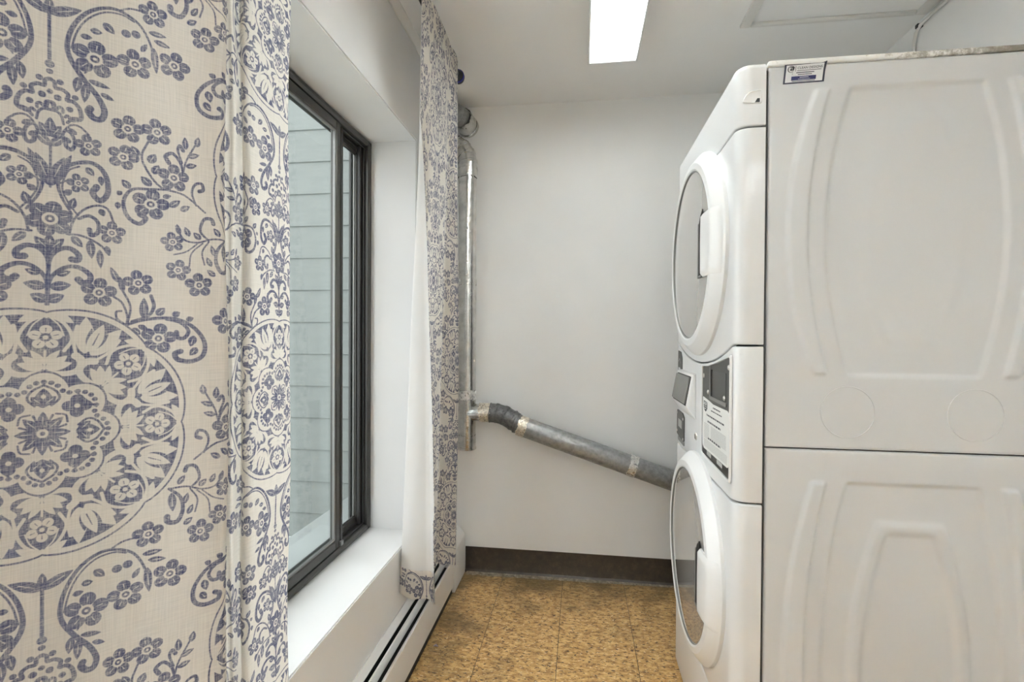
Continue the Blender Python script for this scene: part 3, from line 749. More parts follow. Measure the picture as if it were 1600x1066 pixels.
# recessed grip in the near side of the top panel
gp = [(.380, 1.803), (.388, 1.820), (.398, 1.828), (.424, 1.832), (.423, 1.800)]
def rnd(pts, r, n=4):
    o = []; N = len(pts)
    for i in range(N):
        p, a, b = Vector(pts[i]), Vector(pts[i-1]), Vector(pts[(i+1) % N])
        u, v = (a-p).normalized(), (b-p).normalized(); rr = min(r, (a-p).length*.45, (b-p).length*.45)
        for k in range(n+1):
            t = k/n; q = (p+u*rr)*(1-t)**2+p*2*t*(1-t)+(p+v*rr)*t*t; o.append((q.x, q.y))
    return o
def grip():
    bm = bmesh.new(); o = rnd(gp, .006); n = len(o); c = Vector((.404, 1.815)); y = MY0-.0022
    a = [bm.verts.new((c.x+(p[0]-c.x)*1.10, y+.0008, c.y+(p[1]-c.y)*1.13)) for p in o]
    b = [bm.verts.new((p[0], y-.0012, p[1])) for p in o]
    d = [bm.verts.new((c.x+(p[0]-c.x)*.93, y+.0006, c.y+(p[1]-c.y)*.88)) for p in o]
    for r0, r1 in ((a, b), (b, d)):
        for i in range(n): bm.faces.new((r0[i], r0[(i+1) % n], r1[(i+1) % n], r1[i]))
    bm.faces.new(d)
    ob = done(bm, 'hand_grip', M['plastic'], mac, 50)
    bm = bmesh.new(); prism(bm, [(.409, 1.8035), (.414, 1.812), (.4195, 1.812), (.4195, 1.8035)], 'y', y-.0008, y+.001); done(bm, 'opening_shade', M['display'], ob)  # dark plate paints the shade inside the grip opening
grip()

# round doors
def door(zc, hz):
    rg = .256
    d = bmesh.new()
    prof = [(.309, -.002), (.3085, .009), (.305, .0135), (.2835, .0325), (.278, .0355), (.262, .0375), (rg+.001, .036), (rg-.003, .029)]
    lathe_x(d, prof, XF, YC, zc, 96)
    ring = done(d, 'door_ring', M['plastic'], mac, 21)
    bm = bmesh.new(); lathe_x(bm, [(rg, .0315), (rg-.012, .0335), (rg*.6, .0365), (rg*.3, .0385), (0, .039)], XF, YC, zc, 96)
    done(bm, 'door_glass', M['door_glass'], ring, 60)
    bm = bmesh.new(); lathe_x(bm, [(rg+.0015, .0325), (rg+.0005, .0352), (rg-.0025, .0345), (rg-.003, .031)], XF, YC, zc, 96); done(bm, 'door_gasket', M['mid_grey'], ring, 60)
    # pull flap on the near edge of the ring
    hh = hz
    def zy(i, j, nu, nv):
        z = -hh+2*hh*j/nv; yo = math.sqrt(.3085**2-z*z); yi = .187+.006*(z/hh)**2
        t = i/nu; return t, yo+(yi-yo)*t, z
    nu, nv = 16, 18
    bm = bmesh.new(); V = []
    for j in range(nv+1):
        row = []
        for i in range(nu+1):
            t, y, z = zy(i, j, nu, nv)
            h = interp([(0, .004), (.03, .017), (.20, .034), (.28, .041), (.5, .0445), (.88, .047), (.96, .0445), (1, .036)], t)
            e = min(1, (hh-abs(z))/.010); h = .003+(h-.003)*(1-(1-e)**2*.16)
            row.append(bm.verts.new((XF-h, YC-y, zc+z)))
        V.append(row)
    for j in range(nv):
        for i in range(nu): bm.faces.new((V[j][i], V[j][i+1], V[j+1][i+1], V[j+1][i]))
    edge = [V[0][i] for i in range(nu+1)]+[V[j][nu] for j in range(1, nv+1)]+[V[nv][i] for i in range(nu-1, -1, -1)]+[V[j][0] for j in range(nv-1, 0, -1)]
    low = [bm.verts.new((XF-.001, v.co.y, v.co.z)) for v in edge]; n = len(edge)
    for i in range(n): bm.faces.new((edge[i], edge[(i+1) % n], low[(i+1) % n], low[i]))
    fl = done(bm, 'door_handle', M['plastic'], ring, 45)
    bm = bmesh.new(); prism(bm, [(YC-.150, zc-hh*.97), (YC-.150, zc+hh*.72), (YC-.165, zc+hh*.97), (YC-.190, zc+hh*1.18), (YC-.20, zc+hh*.9), (YC-.20, zc-hh*.97)], 'x', XF-.0365, XF-.0392); fr = done(bm, 'recess_shade', M['dark'], fl)  # near-black plate on the face paints the shade of the finger hollow
    bm = bmesh.new(); add_box(bm, XF-.0415, YC-.1545, zc-hh*.98, XF-.037, YC-.149, zc+hh*.80, .001, 1); add_box(bm, XF-.0415, YC-.19, zc-hh*.99, XF-.037, YC-.150, zc-hh*.91, .001, 1)
    done(bm, 'recess_rim', M['mid_grey'], fl)
    return ring
door(1.4935, .0865)
door(.568, .0905)

# console: card panel, display, notice
def onF(u, v, h): return (XF-h, u, v)
def plate(name, pts, h0, h1, m, parent, r=.006, bev=.0008):
    bm = bmesh.new(); prism(bm, rnd(pts, r), 'x', XF-h0, XF-h1, bev, 1); return done(bm, name, m, parent, 40)
PY0, PY1 = 1.279, 1.558
rimo = [(PY0-.006, .878), (PY0-.006, 1.201), (1.40, 1.179), (1.50, 1.166), (PY1+.007, 1.163), (PY1+.007, .886)]
def rim(pts_o, k, m, parent, h):
    c = (sum(p[0] for p in pts_o)/len(pts_o), sum(p[1] for p in pts_o)/len(pts_o)); o = rnd(pts_o, .014, 5)
    i_ = rnd([(c[0]+(p[0]-c[0])*(1-k/abs(p[0]-c[0]+1e-9)) if abs(p[0]-c[0]) > .02 else p[0], c[1]+(p[1]-c[1])*(1-k/abs(p[1]-c[1]+1e-9)) if abs(p[1]-c[1]) > .02 else p[1]) for p in pts_o], .010, 5)
    bm = bmesh.new(); n = len(o)
    rr = [[bm.verts.new(onF(*p, -.0005)) for p in o], [bm.verts.new((XF-h, c[0]+(p[0]-c[0])*.988, c[1]+(p[1]-c[1])*.988)) for p in o], [bm.verts.new(onF(*p, h*.9)) for p in i_], [bm.verts.new(onF(*p, 0)) for p in i_]]
    for a, b in zip(rr, rr[1:]):
        for q in range(n): bm.faces.new((a[q], a[(q+1) % n], b[(q+1) % n], b[q]))
    return done(bm, 'panel_rim', m, parent, 60)
rim(rimo, .008, M['plastic'], con, .005)
pan = plate('payment_panel', [(PY0, .885), (PY0, 1.193), (1.40, 1.171), (1.50, 1.158), (PY1, 1.155), (PY1, .893)], -.001, .0012, M['grey_plate'], con, .010)
# the lower field of the panel is darker
plate('window_frame_plate', [(1.472, 1.066), (1.472, 1.158), (1.462, 1.160), (1.462, 1.074), (1.310, 1.074), (1.310, 1.064)], .0011, .0042, M['mid_grey'], pan, .004)
plate('card_window', [(1.318, 1.076), (1.318, 1.150), (1.458, 1.146), (1.458, 1.076)], .0010, .0020, M['display'], pan, .003)
plate('window_edge', [(1.452, 1.076), (1.452, 1.150), (1.461, 1.150), (1.461, 1.076)], .0010, .0040, M['dark'], pan, .001)
plate('lower_dark_field', [(1.283, .889), (1.283, .955), (1.553, .945), (1.553, .897)], .0011, .0018, M['display'], pan, .006)
for y, z in ((1.294, 1.166), (1.545, 1.127), (1.492, 1.083), (1.330, 1.085)):
    bm = bmesh.new(); lathe_x(bm, [(.0068, .001), (.0064, .0032), (.004, .0046), (0, .005)], XF, y, z, 20); done(bm, 'screw', M['steel'], pan, 50)
pap = [(1.549, 1.064), (1.470, 1.058), (1.44, 1.054), (1.304, 1.056), (1.284, 1.050), (1.288, .920), (1.298, .913), (1.535, .912), (1.551, .920)]
paper = plate('paper_notice', pap, .0014, .0023, M['paper'], con, .002, .0002)
def onP(u, v, h=0): return (XF-.0026-h, 1.551-u, v)       # u runs left to right on the sheet
bm = bmesh.new()
def words(u0, u1, z, hgt, seed, gap=.25):
    r = random.Random(seed); u = u0
    while u < u1:
        L_ = min(r.uniform(.005, .017), u1-u); strokes(bm, [(u, z), (u+L_, z)], hgt, onP); u += L_+hgt*1.3
words(.115, .185, 1.0445, .0035, 1); words(.095, .20, 1.034, .0030, 2); words(.05, .225, 1.0155, .0045, 3); words(.06, .19, .998, .005, 4)
words(.065, .19, .9505, .0048, 5)
done(bm, 'bold_lines', M['ink'], paper, None)['kind'] = 'stuff'
bm = bmesh.new()
for k in range(10): words(.02, .075, .988-.0045*k, .0017, 10+k); 
for k in range(11): words(.095, .24, .9885-.0034*k, .0015, 30+k)
for k in range(7): words(.02, .25, .9415-.0034*k, .0014, 50+k)
words(.045, .06, 1.016, .006, 90)
done(bm, 'fine_print', M['soft_ink'], paper, None)['kind'] = 'stuff'
sh = plate('shield_logo', [(1.539, 1.054), (1.499, 1.052), (1.498, 1.034), (1.508, 1.026), (1.519, 1.022), (1.531, 1.027), (1.540, 1.036)], .0022, .0026, M['ink'], paper, .004, .0001)
bm = bmesh.new()
for k in range(4): 
    u = .0155+.0092*k
    strokes(bm, [(u, 1.042), (u, 1.050)], .0022, onP, .0003); strokes(bm, [(u, 1.050 if k % 2 else 1.0425), (u+.005, 1.050 if k % 2 else 1.0425)], .002, onP, .0003); strokes(bm, [(u+.005, 1.042), (u+.005, 1.050)], .0018, onP, .0003)
for k in range(3): strokes(bm, [(.020+.008*k, 1.0315), (.025+.008*k, 1.0315)], .0024, onP, .0003)
strokes(bm, [(.013, 1.0375), (.052, 1.0375)], .0014, onP, .0003)
done(bm, 'logo_lettering', M['paper'], paper, None)
for y0, y1 in ((1.345, 1.395), (1.455, 1.50)): plate('label_strip', [(y0, .899), (y0, .911), (y1, .912), (y1, .900)], .0017, .0022, M['light_grey'], pan, .001, .0001)
# coin flap on its white wedge
bm = bmesh.new(); prism(bm, [(.371, 1.125), (.360, 1.120), (.342, 1.018), (.346, 1.006), (.371, .972)], 'y', 1.650, 1.905, .006, 2)
for v in bm.verts: v.co = Vector((v.co.x, v.co.y, v.co.z))
wed = done(bm, 'flap_housing', M['plastic'], con, 40)
bm = bmesh.new(); add_box(bm, -.0045, -.103, -.045, .0045, .103, .045, .0025, 2)
R_ = Matrix.Translation(Vector((.3475, 1.778, 1.066))) @ Matrix.Rotation(-math.radians(10), 4, 'Y')
bmesh.ops.transform(bm, matrix=Matrix.Rotation(math.radians(10), 4, 'Y'), verts=bm.verts)
bmesh.ops.translate(bm, vec=(.3475, 1.778, 1.066), verts=bm.verts)
fl = done(bm, 'coin_flap', M['mid_grey'], con, 40)
bm = bmesh.new(); add_box(bm, -.004, -.107, -.049, .003, .107, .049, .002, 1)
bmesh.ops.transform(bm, matrix=Matrix.Rotation(math.radians(10), 4, 'Y'), verts=bm.verts); bmesh.ops.translate(bm, vec=(.3525, 1.776, 1.064), verts=bm.verts)
done(bm, 'flap_gasket', M['dark'], fl, 40)
ks = plate('keypad_strip', [(1.865, 1.085), (1.865, 1.165), (1.885, 1.187), (1.935, 1.192), (1.940, 1.080)], -.001, .0022, M['grey_plate'], con, .006)
plate('keypad_mark', [(1.895, 1.116), (1.895, 1.128), (1.925, 1.129), (1.925, 1.117)], .002, .0027, M['label_white'], con, .001, .0002)
bm = bmesh.new(); strokes(bm, [(1.885, 1.145), (1.905, 1.162), (1.928, 1.150)], .003, lambda u, v, h: (XF-.0028, u, v)); done(bm, 'keypad_chevron', M['light_grey'], con, None)
cr = plate('coin_box_plate', [(1.818, .868), (1.818, .955), (1.845, .967), (1.938, .969), (1.944, .880), (1.90, .872)], -.001, .004, M['grey_plate'], con, .006)
plate('plate_label', [(1.852, .908), (1.852, .937), (1.912, .939), (1.912, .910)], .0035, .0046, M['light_grey'], cr, .002, .0002)
plate('lower_slot', [(1.818, .853), (1.818, .867), (1.925, .871), (1.922, .857)], -.001, .003, M['mid_grey'], con, .003)
for y, z in ((1.828, .948), (1.934, .958), (1.828, .876), (1.934, .890)):
    bm = bmesh.new(); lathe_x(bm, [(.005, .003), (.0045, .0055), (0, .0065)], XF, y, z, 14); done(bm, 'screw', M['steel'], cr, 50)
bm = bmesh.new(); lathe_x(bm, [(.012, -.001), (.0115, .003), (.009, .0045), (.0085, .0035), (0, .0035)], XF, 1.642, .924, 24); kl = done(bm, 'key_lock', M['steel'], con, 50)
plate('key_slot', [(1.640, .916), (1.640, .932), (1.6445, .932), (1.6445, .916)], .003, .0042, M['dark'], kl, .001, .0002)
# service sticker on the near side panel
SA, SB, SCn, SD = (.4755, 1.8885), (.471, 1.8415), (.5615, 1.843), (.5665, 1.8905)
def onS(u, v, h=0):
    x = (SA[0]*(1-u)+SD[0]*u)*v+(SB[0]*(1-u)+SCn[0]*u)*(1-v); z = (SA[1]*(1-u)+SD[1]*u)*v+(SB[1]*(1-u)+SCn[1]*u)*(1-v)
    curl = max(0, u-.88)*max(0, v-.5)*.02
    return (x+.012*max(0, u-.9)*max(0, v-.6)*4, MY0-.0011-h-curl, z-.012*max(0, u-.9)*max(0, .6-v)*0)
stk = grid_obj('service_sticker', lambda i, j: onS(i/24, j/12), 24, 12, M['label_black'], up)
grid_obj('sticker_field', lambda i, j: onS(.045+.905*i/24,   .065+.86*j/12, .0004), 24, 12, M['label_white'], stk)
grid_obj('blue_band', lambda i, j: onS(.19+.60*i/12, .155+.20*j/4, .0007), 12, 4, M['navy'], stk)
asp = 2.0
def onT(u0, v0, k): return lambda x, y, h: onS(u0+x*k/asp, v0+y*k, .0008)
text_mesh('lettering', 'CLEAN DESIGNS', 1, onT(.315, .70, .165), M['ink'], stk)
bm = bmesh.new(); S9 = lambda u, v, h: onS(u, v, .0009)
def sw(u0, u1, v, hgt, seed):
    r = random.Random(seed); u = u0
    while u < u1:
        L_ = min(r.uniform(.012, .04), u1-u); strokes(bm, [(u, v), (u+L_, v)], hgt, lambda a, b, h: onS(a, b, .0009)); u += L_+.014
sw(.32, .90, .625, .028, 1); sw(.31, .72, .525, .045, 2); sw(.35, .67, .43, .04, 3); sw(.22, .76, .105, .032, 5)
strokes(bm, [(.275, .60), (.275, .86)], .012, S9)
strokes(bm, [(.205, .43), (.205, .52)], .008, S9)
done(bm, 'small_print', M['ink'], stk, None)
bm = bmesh.new(); sw(.40, .60, .29, .026, 8); sw(.36, .64, .21, .016, 9); done(bm, 'band_lettering', M['label_white'], stk, None)
bm = bmesh.new()
arc = lambda r, a0, a1, n=18: [(.165+r/asp*math.cos(a0+(a1-a0)*k/n), .72+r*math.sin(a0+(a1-a0)*k/n)) for k in range(n+1)]
strokes(bm, arc(.155, .25, 2*PI-.9), .022, S9); strokes(bm, arc(.105, -.6, 1.9), .04, S9); strokes(bm, arc(.155, .5, 1.1), .03, S9)
dr = [(.165-.028, .70), (.165, .80), (.165+.028, .70), (.165+.02, .655), (.165, .64), (.165-.02, .655)]
bm.faces.new([bm.verts.new(S9(*p, 0)) for p in dr]); done(bm, 'drop_logo', M['ink'], stk, None)
# ---------------------------------------------------------------- vent ducts
def arc3(c, u, v, r, a0, a1, n): # points of an arc: c + r(u cos + v sin)
    c, u, v = Vector(c), Vector(u), Vector(v); return [c+(u*math.cos(a0+(a1-a0)*k/n)+v*math.sin(a0+(a1-a0)*k/n))*r for k in range(n+1)]
RX_, RY_, RR = -.574, 2.466, .0462
duct = empty('vent_duct', (RX_, RY_, .66), 'silver vent duct with a riser in the corner and a sloping grey branch', 'duct')
def gored(name, pts, r, m, parent, lip=.0022):
    """segmented elbow: straight gores with a raised bead at each joint"""
    P = []; R = []
    for i in range(len(pts)-1):
        a, b = Vector(pts[i]), Vector(pts[i+1]); L_ = (b-a).length
        for t, q in ((0.0, lip), (.08, lip), (.14, 0), (.86, 0), (.92, lip)):
            P.append(a+(b-a)*t); R.append(r+q)
    P.append(Vector(pts[-1])); R.append(r+lip)
    bm = bmesh.new(); sweep(bm, P, R, 28, True); return done(bm, name, m, parent, 28)
ZE = 2.125; BR = .098
riser = tube('riser_pipe', [(RX_, RY_, .93), (RX_, RY_, 1.515)], RR, M['foil'], duct, 32, 40, False)
tube('riser_pipe', [(RX_, RY_, 1.50), (RX_, RY_, 2.12)], RR-.001, M['foil'], duct, 32, 40, False)
def wrap(name, a, b, r, m, parent, seed, amp=.0012):
    """crumpled foil tape wound round a pipe from a to b"""
    a, b = Vector(a), Vector(b); t = (b-a).normalized(); u = t.orthogonal().normalized(); v = t.cross(u); rg = random.Random(seed)
    n, k = 8, 36; bm = bmesh.new(); V = []
    for j in range(n+1):
        row = []
        for i in range(k):
            q = r+.0012+rg.uniform(0, amp); e = rg.uniform(-.004, .004) if j in (0, n) else 0
            row.append(bm.verts.new(a+(b-a)*(j/n)+t*e+(u*math.cos(2*PI*i/k)+v*math.sin(2*PI*i/k))*q))
        V.append(row)
    for j in range(n):
        for i in range(k): bm.faces.new((V[j][i], V[j][(i+1) % k], V[j+1][(i+1) % k], V[j+1][i]))
    return done(bm, name, m, parent, 20)
wrap('foil_tape', (RX_, RY_, 1.500), (RX_, RY_, 1.530), RR, M['foil'], duct, 1)
wrap('foil_tape', (RX_, RY_, .915), (RX_, RY_, .965), RR, M['tape'], duct, 2, .002)
wrap('foil_tape', (RX_, RY_, 2.045), (RX_, RY_, 2.10), RR, M['foil'], duct, 3, .002)
el = arc3((RX_-BR, RY_, ZE), (1, 0, 0), (0, 0, 1), BR, 0, PI/2, 4)
gored('upper_elbow', [(RX_, RY_, 2.09)]+[tuple(p) for p in el], RR+.001, M['foil'], duct)
tube('lower_pipe', [(RX_, RY_, .676), (RX_, RY_, .94)], RR, M['foil'], duct, 32, 40, True)
bm = bmesh.new(); sweep(bm, [(RX_, RY_, .662), (RX_, RY_, .664), (RX_, RY_, .672), (RX_, RY_, .674), (RX_, RY_, .70)], [RR+.002, RR+.0045, RR+.0045, RR+.0015, RR+.0015], 32); done(bm, 'end_cap', M['foil'], duct, 35)
wrap('foil_tape', (RX_, RY_, .70), (RX_, RY_, .735), RR, M['foil'], duct, 4)
ZB = .852
tube('tee_branch', [(RX_, RY_, ZB), (-.448, RY_, ZB)], RR-.002, M['foil'], duct, 32, 40, True)
wrap('foil_tape', (-.505, RY_, ZB), (-.447, RY_, ZB), RR-.001, M['rust_tape'], duct, 5, .0028)
D0, D1 = Vector((-.283, 2.452, .789)), Vector((1.16, 2.440, .318)); dd = (D1-D0).normalized()
gored('adjustable_elbow', [(-.452, RY_, ZB), (-.418, RY_, ZB-.002), (-.376, RY_-.004, .840), (-.330, RY_-.010, .815), tuple(D0)], RR+.002, M['dark_galv'], duct, .0025)
bm = bmesh.new(); q = Vector((-.318, 2.455, .806)); sweep(bm, [q-dd*.005, q-dd*.004, q+dd*.010, q+dd*.011], [RR+.003, RR+.0055, RR+.0055, RR+.003], 28)
add_box(bm, q.x-.006, q.y-.02, q.z+RR+.002, q.x+.012, q.y-.008, q.z+RR+.016, .002, 1); done(bm, 'pipe_clamp', M['dark_galv'], duct, 35)
tube('sloping_pipe', [D0-dd*.02, D0+(D1-D0)*.372], RR+.0035, M['galv'], duct, 36, 40, False)
tube('sloping_pipe', [D0+(D1-D0)*.365, D1], RR+.0025, M['galv'], duct, 36, 40, True)
wrap('foil_tape', D0-dd*.022, D0+dd*.020, RR+.0035, M['rust_tape'], duct, 7, .002)
a = D0+(D1-D0)*.358; wrap('foil_tape', a, a+dd*.040, RR+.0035, M['tape'], duct, 8, .002)
# upper duct by the ceiling: a short stub with an elbow into the far wall
ud = empty('vent_stub', (-.62, 2.47, 2.34), 'short grey elbow duct under the ceiling behind the gathered curtain', 'duct')
gored('stub_elbow', [(-.72, 2.40, 2.362), (-.665, 2.405, 2.360), (-.628, 2.425, 2.356), (-.604, 2.462, 2.349)], .049, M['galv'], ud)
wrap('foil_tape', (-.606, 2.458, 2.350), (-.592, 2.522, 2.338), .051, M['foil'], ud, 11, .0035)
tube('wall_collar', [(-.604, 2.462, 2.349), (-.590, 2.532, 2.336), (-.589, 2.534, 2.3355), (-.587, YF, 2.334)], [.050, .051, .056, .056], M['foil'], ud, 28, 30)

# ---------------------------------------------------------------- ceiling lights
def ceiling_light(loc, label, lampmat, group=None):
    """shallow white steel box with a prismatic panel held in its bottom rim and two tubes inside"""
    t = empty('ceiling_light', loc, label, 'light', group)
    x0, x1, y0, y1, z0, z1 = loc[0]-.1, loc[0]+.1, loc[1]-.61, loc[1]+.61, 2.362, HC
    bm = bmesh.new(); e = .0035; r = .008
    add_box(bm, x0, y0, z1-.008, x1, y1, z1-.0003)
    for a, b in (((x0, y0), (x0+e, y1)), ((x1-e, y0), (x1, y1)), ((x0+e, y0), (x1-e, y0+e)), ((x0+e, y1-e), (x1-e, y1))): add_box(bm, a[0], a[1], z0, b[0], b[1], z1-.008)
    done(bm, 'housing', M['plastic'], t)
    for a, b in (((x0, y0), (x0+r, y1)), ((x1-r, y0), (x1, y1)), ((x0+r, y0), (x1-r, y0+r)), ((x0+r, y1-r), (x1-r, y1))):
        bm = bmesh.new(); add_box(bm, a[0], a[1], z0-.003, b[0], b[1], z0+.001, .001, 1); done(bm, 'rim', M['plastic'], t)
    n = 24
    grid_obj('lens', lambda i, j: (x0+r-.001+(x1-x0-2*r+.002)*i/10, y0+r-.001+(y1-y0-2*r+.002)*j/n, z0), 10, n, M['lens'], t)
    for x in (loc[0]-.048, loc[0]+.048):
        tb = tube('fluorescent_tube', [(x, y0+.05, z0+.034), (x, y1-.05, z0+.034)], .0127, lampmat, t, 12)
        for y in (y0+.03, y1-.05): tube('tube_socket', [(x, y, z0+.034), (x, y+.02, z0+.034)], .014, M['plastic'], tb, 12)
ceiling_light((.122, 1.452, HC), 'long white fluorescent light box on the ceiling left of the laundry machine', M['tube'])
for x, p in ((-.25, 'nearest the window wall'), (.32, 'in the middle'), (.89, 'nearest the right wall')): ceiling_light((x, -.80, HC), 'added fill light behind the viewer, '+p+' of the row of three', M['rear_fill_tube'], 'added fill lights behind the viewer')  # unseen row, added to give even frontal light

# ---------------------------------------------------------------- access hatch, cable on the right wall
ht = empty('access_hatch', (.93, 1.66, HC), 'flat white access hatch with a moulded frame in the ceiling above the laundry machine', 'hatch')
hx0, hx1, hy0, hy1, w_ = .597, 1.245, 1.20, 2.008, .038
bm = bmesh.new(); add_box(bm, hx0+w_, hy0+w_, HC-.004, hx1-w_, hy1-w_, HC+.001, .0015, 1); done(bm, 'hatch_panel', M['ceiling'], ht)
for a, b in (((hx0, hy0), (hx0+w_, hy1)), ((hx1-w_, hy0), (hx1, hy1)), ((hx0+w_, hy0), (hx1-w_, hy0+w_)), ((hx0+w_, hy1-w_*.45), (hx1-w_, hy1))):
    bm = bmesh.new(); add_box(bm, a[0], a[1], HC-.014, b[0], b[1], HC+.001, .005, 2); done(bm, 'frame_strip', M['trim'], ht)
cb = empty('cable', (XR-.008, 2.06, 1.2), 'white cable clipped up the right wall and along the ceiling corner', 'cable')
pth = [(XR-.007, 2.085, .35), (XR-.007, 2.085, 2.345), (XR-.0075, 2.082, 2.375), (XR-.010, 2.07, 2.398), (XR-.013, 2.04, 2.410), (XR-.013, 1.98, 2.414), (XR-.012, 1.90, 2.412), (XR-.012, 1.5, 2.418), (XR-.012, .7, 2.416)]
tube('cable_sheath', pth, .0062, M['trim'], cb, 12)
for y, z in ((2.055, 2.414), (1.905, 2.424)):
    bm = bmesh.new(); add_box(bm, XR-.021, y-.012, z-.009, XR-.0005, y+.004, z+.006, .002, 1); done(bm, 'cable_clip', M['black'], cb)

# ---------------------------------------------------------------- baseboard heater
hb = empty('baseboard_heater', (-.637, 1.2, 0), 'long white baseboard heater along the foot of the window wall', 'heater')
HY0, HY1 = .15, 2.40; HX = -.597
bm = bmesh.new(); prism(bm, [(XL, .015), (XL, .192), (XL+.005, .195), (XL+.024, .179), (XL+.024, .175), (XL+.005, .189), (XL+.004, .015)], 'y', HY0, HY1); done(bm, 'back_plate', M['heater'], hb, 25)
bm = bmesh.new(); prism(bm, [(HX-.012, .158), (HX-.003, .166), (HX, .162), (HX, .036), (HX-.008, .032), (HX-.008, .035), (HX-.003, .038), (HX-.003, .158), (HX-.011, .155)], 'y', HY0, HY1); done(bm, 'front_cover', M['heater'], hb, 25)
bm = bmesh.new(); prism(bm, [(XL+.035, .171), (XL+.041, .1705), (XL+.048, .160), (XL+.050, .148), (XL+.048, .147), (XL+.039, .163), (XL+.035, .168)], 'y', HY0, HY1); done(bm, 'damper_blade', M['heater'], hb, 25)
tube('element_pipe', [(-.640, HY0, .085), (-.640, HY1, .085)], .011, M['dark_galv'], hb, 14)
fin_me = None
bm = bmesh.new()
for k in range(300):
    y = HY0+.06+(HY1-HY0-.12)*k/299; add_box(bm, -.664, y-.0004, .055, -.612, y+.0004, .125)
f_ = done(bm, 'fin_stack', M['chassis'], hb, None); f_['kind'] = 'stuff'
box('slot_shade', (XL+.0045, HY0, .02), (XL+.009, HY1, .160), M['dark'], hb)  # black sheet stands in for the shade inside the heater slots
box('toe_shade', (XL+.01, HY0+.01, .001), (HX-.006, HY1, .030), M['dark'], hb)  # black block stands in for the shade under the front cover
bm = bmesh.new(); prism(bm, [(XL, .004), (XL, .250), (XL+.010, .256), (XL+.055, .244), (HX+.004, .205), (HX+.006, .195), (HX+.006, .004)], 'y', 2.30, YF-.024, .005, 2); done(bm, 'end_cover', M['heater'], hb, 35)
for z in (.17, .11):
    bm = bmesh.new(); lathe_x(bm, [(.005, -.001), (.0045, .002), (0, .003)], HX+.006, 2.36, z, 12); done(bm, 'screw', M['steel'], hb, 50)
lint = tube('lint_scrap', [(-.572, 1.895, .003), (-.563, 1.899, .006), (-.553, 1.894, .003)], [.002, .0045, .0015], mat('violet_grey_lint', (.30, .26, .30), .9), None, 8)
tag(lint, 'tiny scrap of violet-grey lint on the floor tiles beside the baseboard heater', 'lint')

# ---------------------------------------------------------------- curtain rod
XRD, ZRD = -.541, 2.382
rod = empty('curtain_rod', (XRD, 1.2, ZRD), 'black metal curtain rod along the window wall just below the ceiling', 'curtain rod')
tube('pole', [(XRD, .12, ZRD), (XRD, 2.10, ZRD)], .0105, M['black'], rod, 18)
for y, s in ((2.10, 1), (.12, -1)):
    f_ = tube('finial', [(XRD, y, ZRD), (XRD, y+.003*s, ZRD), (XRD, y+.010*s, ZRD), (XRD, y+.020*s, ZRD), (XRD, y+.034*s, ZRD), (XRD, y+.048*s, ZRD), (XRD, y+.057*s, ZRD), (XRD, y+.061*s, ZRD)], [.0105, .014, .022, .0265, .0285, .0235, .013, .002], M['black'], rod, 20)
    tube('finial_band', [(XRD, y+.018*s, ZRD), (XRD, y+.027*s, ZRD)], .0288, M['blue'], f_, 20)
for y in (1.28, .2):
    bm = bmesh.new(); add_box(bm, XL, y-.014, ZRD-.03, XL+.004, y+.014, ZRD+.03, .001, 1); add_box(bm, XL+.002, y-.006, ZRD-.018, XRD-.008, y+.006, ZRD-.010, .001, 1); add_box(bm, XRD-.012, y-.006, ZRD-.018, XRD+.012, y+.006, ZRD-.0105, .001, 1); done(bm, 'bracket', M['black'], rod)

# ---------------------------------------------------------------- curtains
UW, VH = .60, .66
def resample(poly, n):
    P = np.array(poly, float); d = np.r_[0, np.cumsum(np.hypot(*np.diff(P, axis=0).T))]
    t = np.linspace(0, d[-1], n); return np.stack([np.interp(t, d, P[:, 0]), np.interp(t, d, P[:, 1])], 1), t
def catmull(p, n=12):
    p = np.array(p, float); q = np.vstack([2*p[0]-p[1], p, 2*p[-1]-p[-2]]); o = []
    for i in range(len(p)-1):
        a, b, c, d = q[i:i+4]
        for t in np.arange(n)/n: o.append(.5*(2*b+(c-a)*t+(2*a-5*b+4*c-d)*t*t+(3*b-a-3*c+d)*t**3))
    o.append(p[-1]); return np.array(o)
def camxy(px, d):      # plan position of a column of the photograph at a given depth (used to lay the folds out)
    k = (px-800)/770.53; y = math.radians(7.8832); x = k*d
    return (x*math.cos(y)-d*math.sin(y), x*math.sin(y)+d*math.cos(y))
def near_curtain():
    # plan of the folds: one broad fold billows towards the room, the leading edge lies behind it
    def plan(z):
        t = (2.38-z)/2.2
        f = .5+.5*min(1, max(0, (1.9-z)/.5)) if z > 1.4 else 1.0
        A = [(-.665, .24), (-.60, .30), (-.655, .38)]
        main = [FACE(px) for px in (-60, 0, 70, 150, 240, 300, 332, 349)]
        B = FACE(349)
        back = [(B[0]-.010, B[1]+.016), (-.53, .632), (-.61, .640), (-.640, .662), (-.622, .684), (-.588, .698)]
        st = [camxy(352, .805), camxy(364, .808), camxy(376, .836), camxy(384, .826), camxy(415, .872), camxy(438, .914), camxy(451, .948)]
        tail = [(st[-1][0]-.004, st[-1][1]+.007), (st[-1][0]-.012, st[-1][1]+.009)]
        pts = A+main+back+st+tail
        # gather in towards the rod at the very top
        g_ = sm(np.array((z-1.90)/.36)); out = []
        for x, y in pts: out.append((x+((XRD+.034+(x-XRD)*.12)-x)*float(g_), y))
        return out
    return plan
PHI = math.radians(40)
def FACE(px):
    k = (px-800)/770.53; t = (k*.565+.532)/(math.cos(PHI)-k*math.sin(PHI)); d = .565+math.sin(PHI)*t
    bulge = 0
    return camxy(px, d)
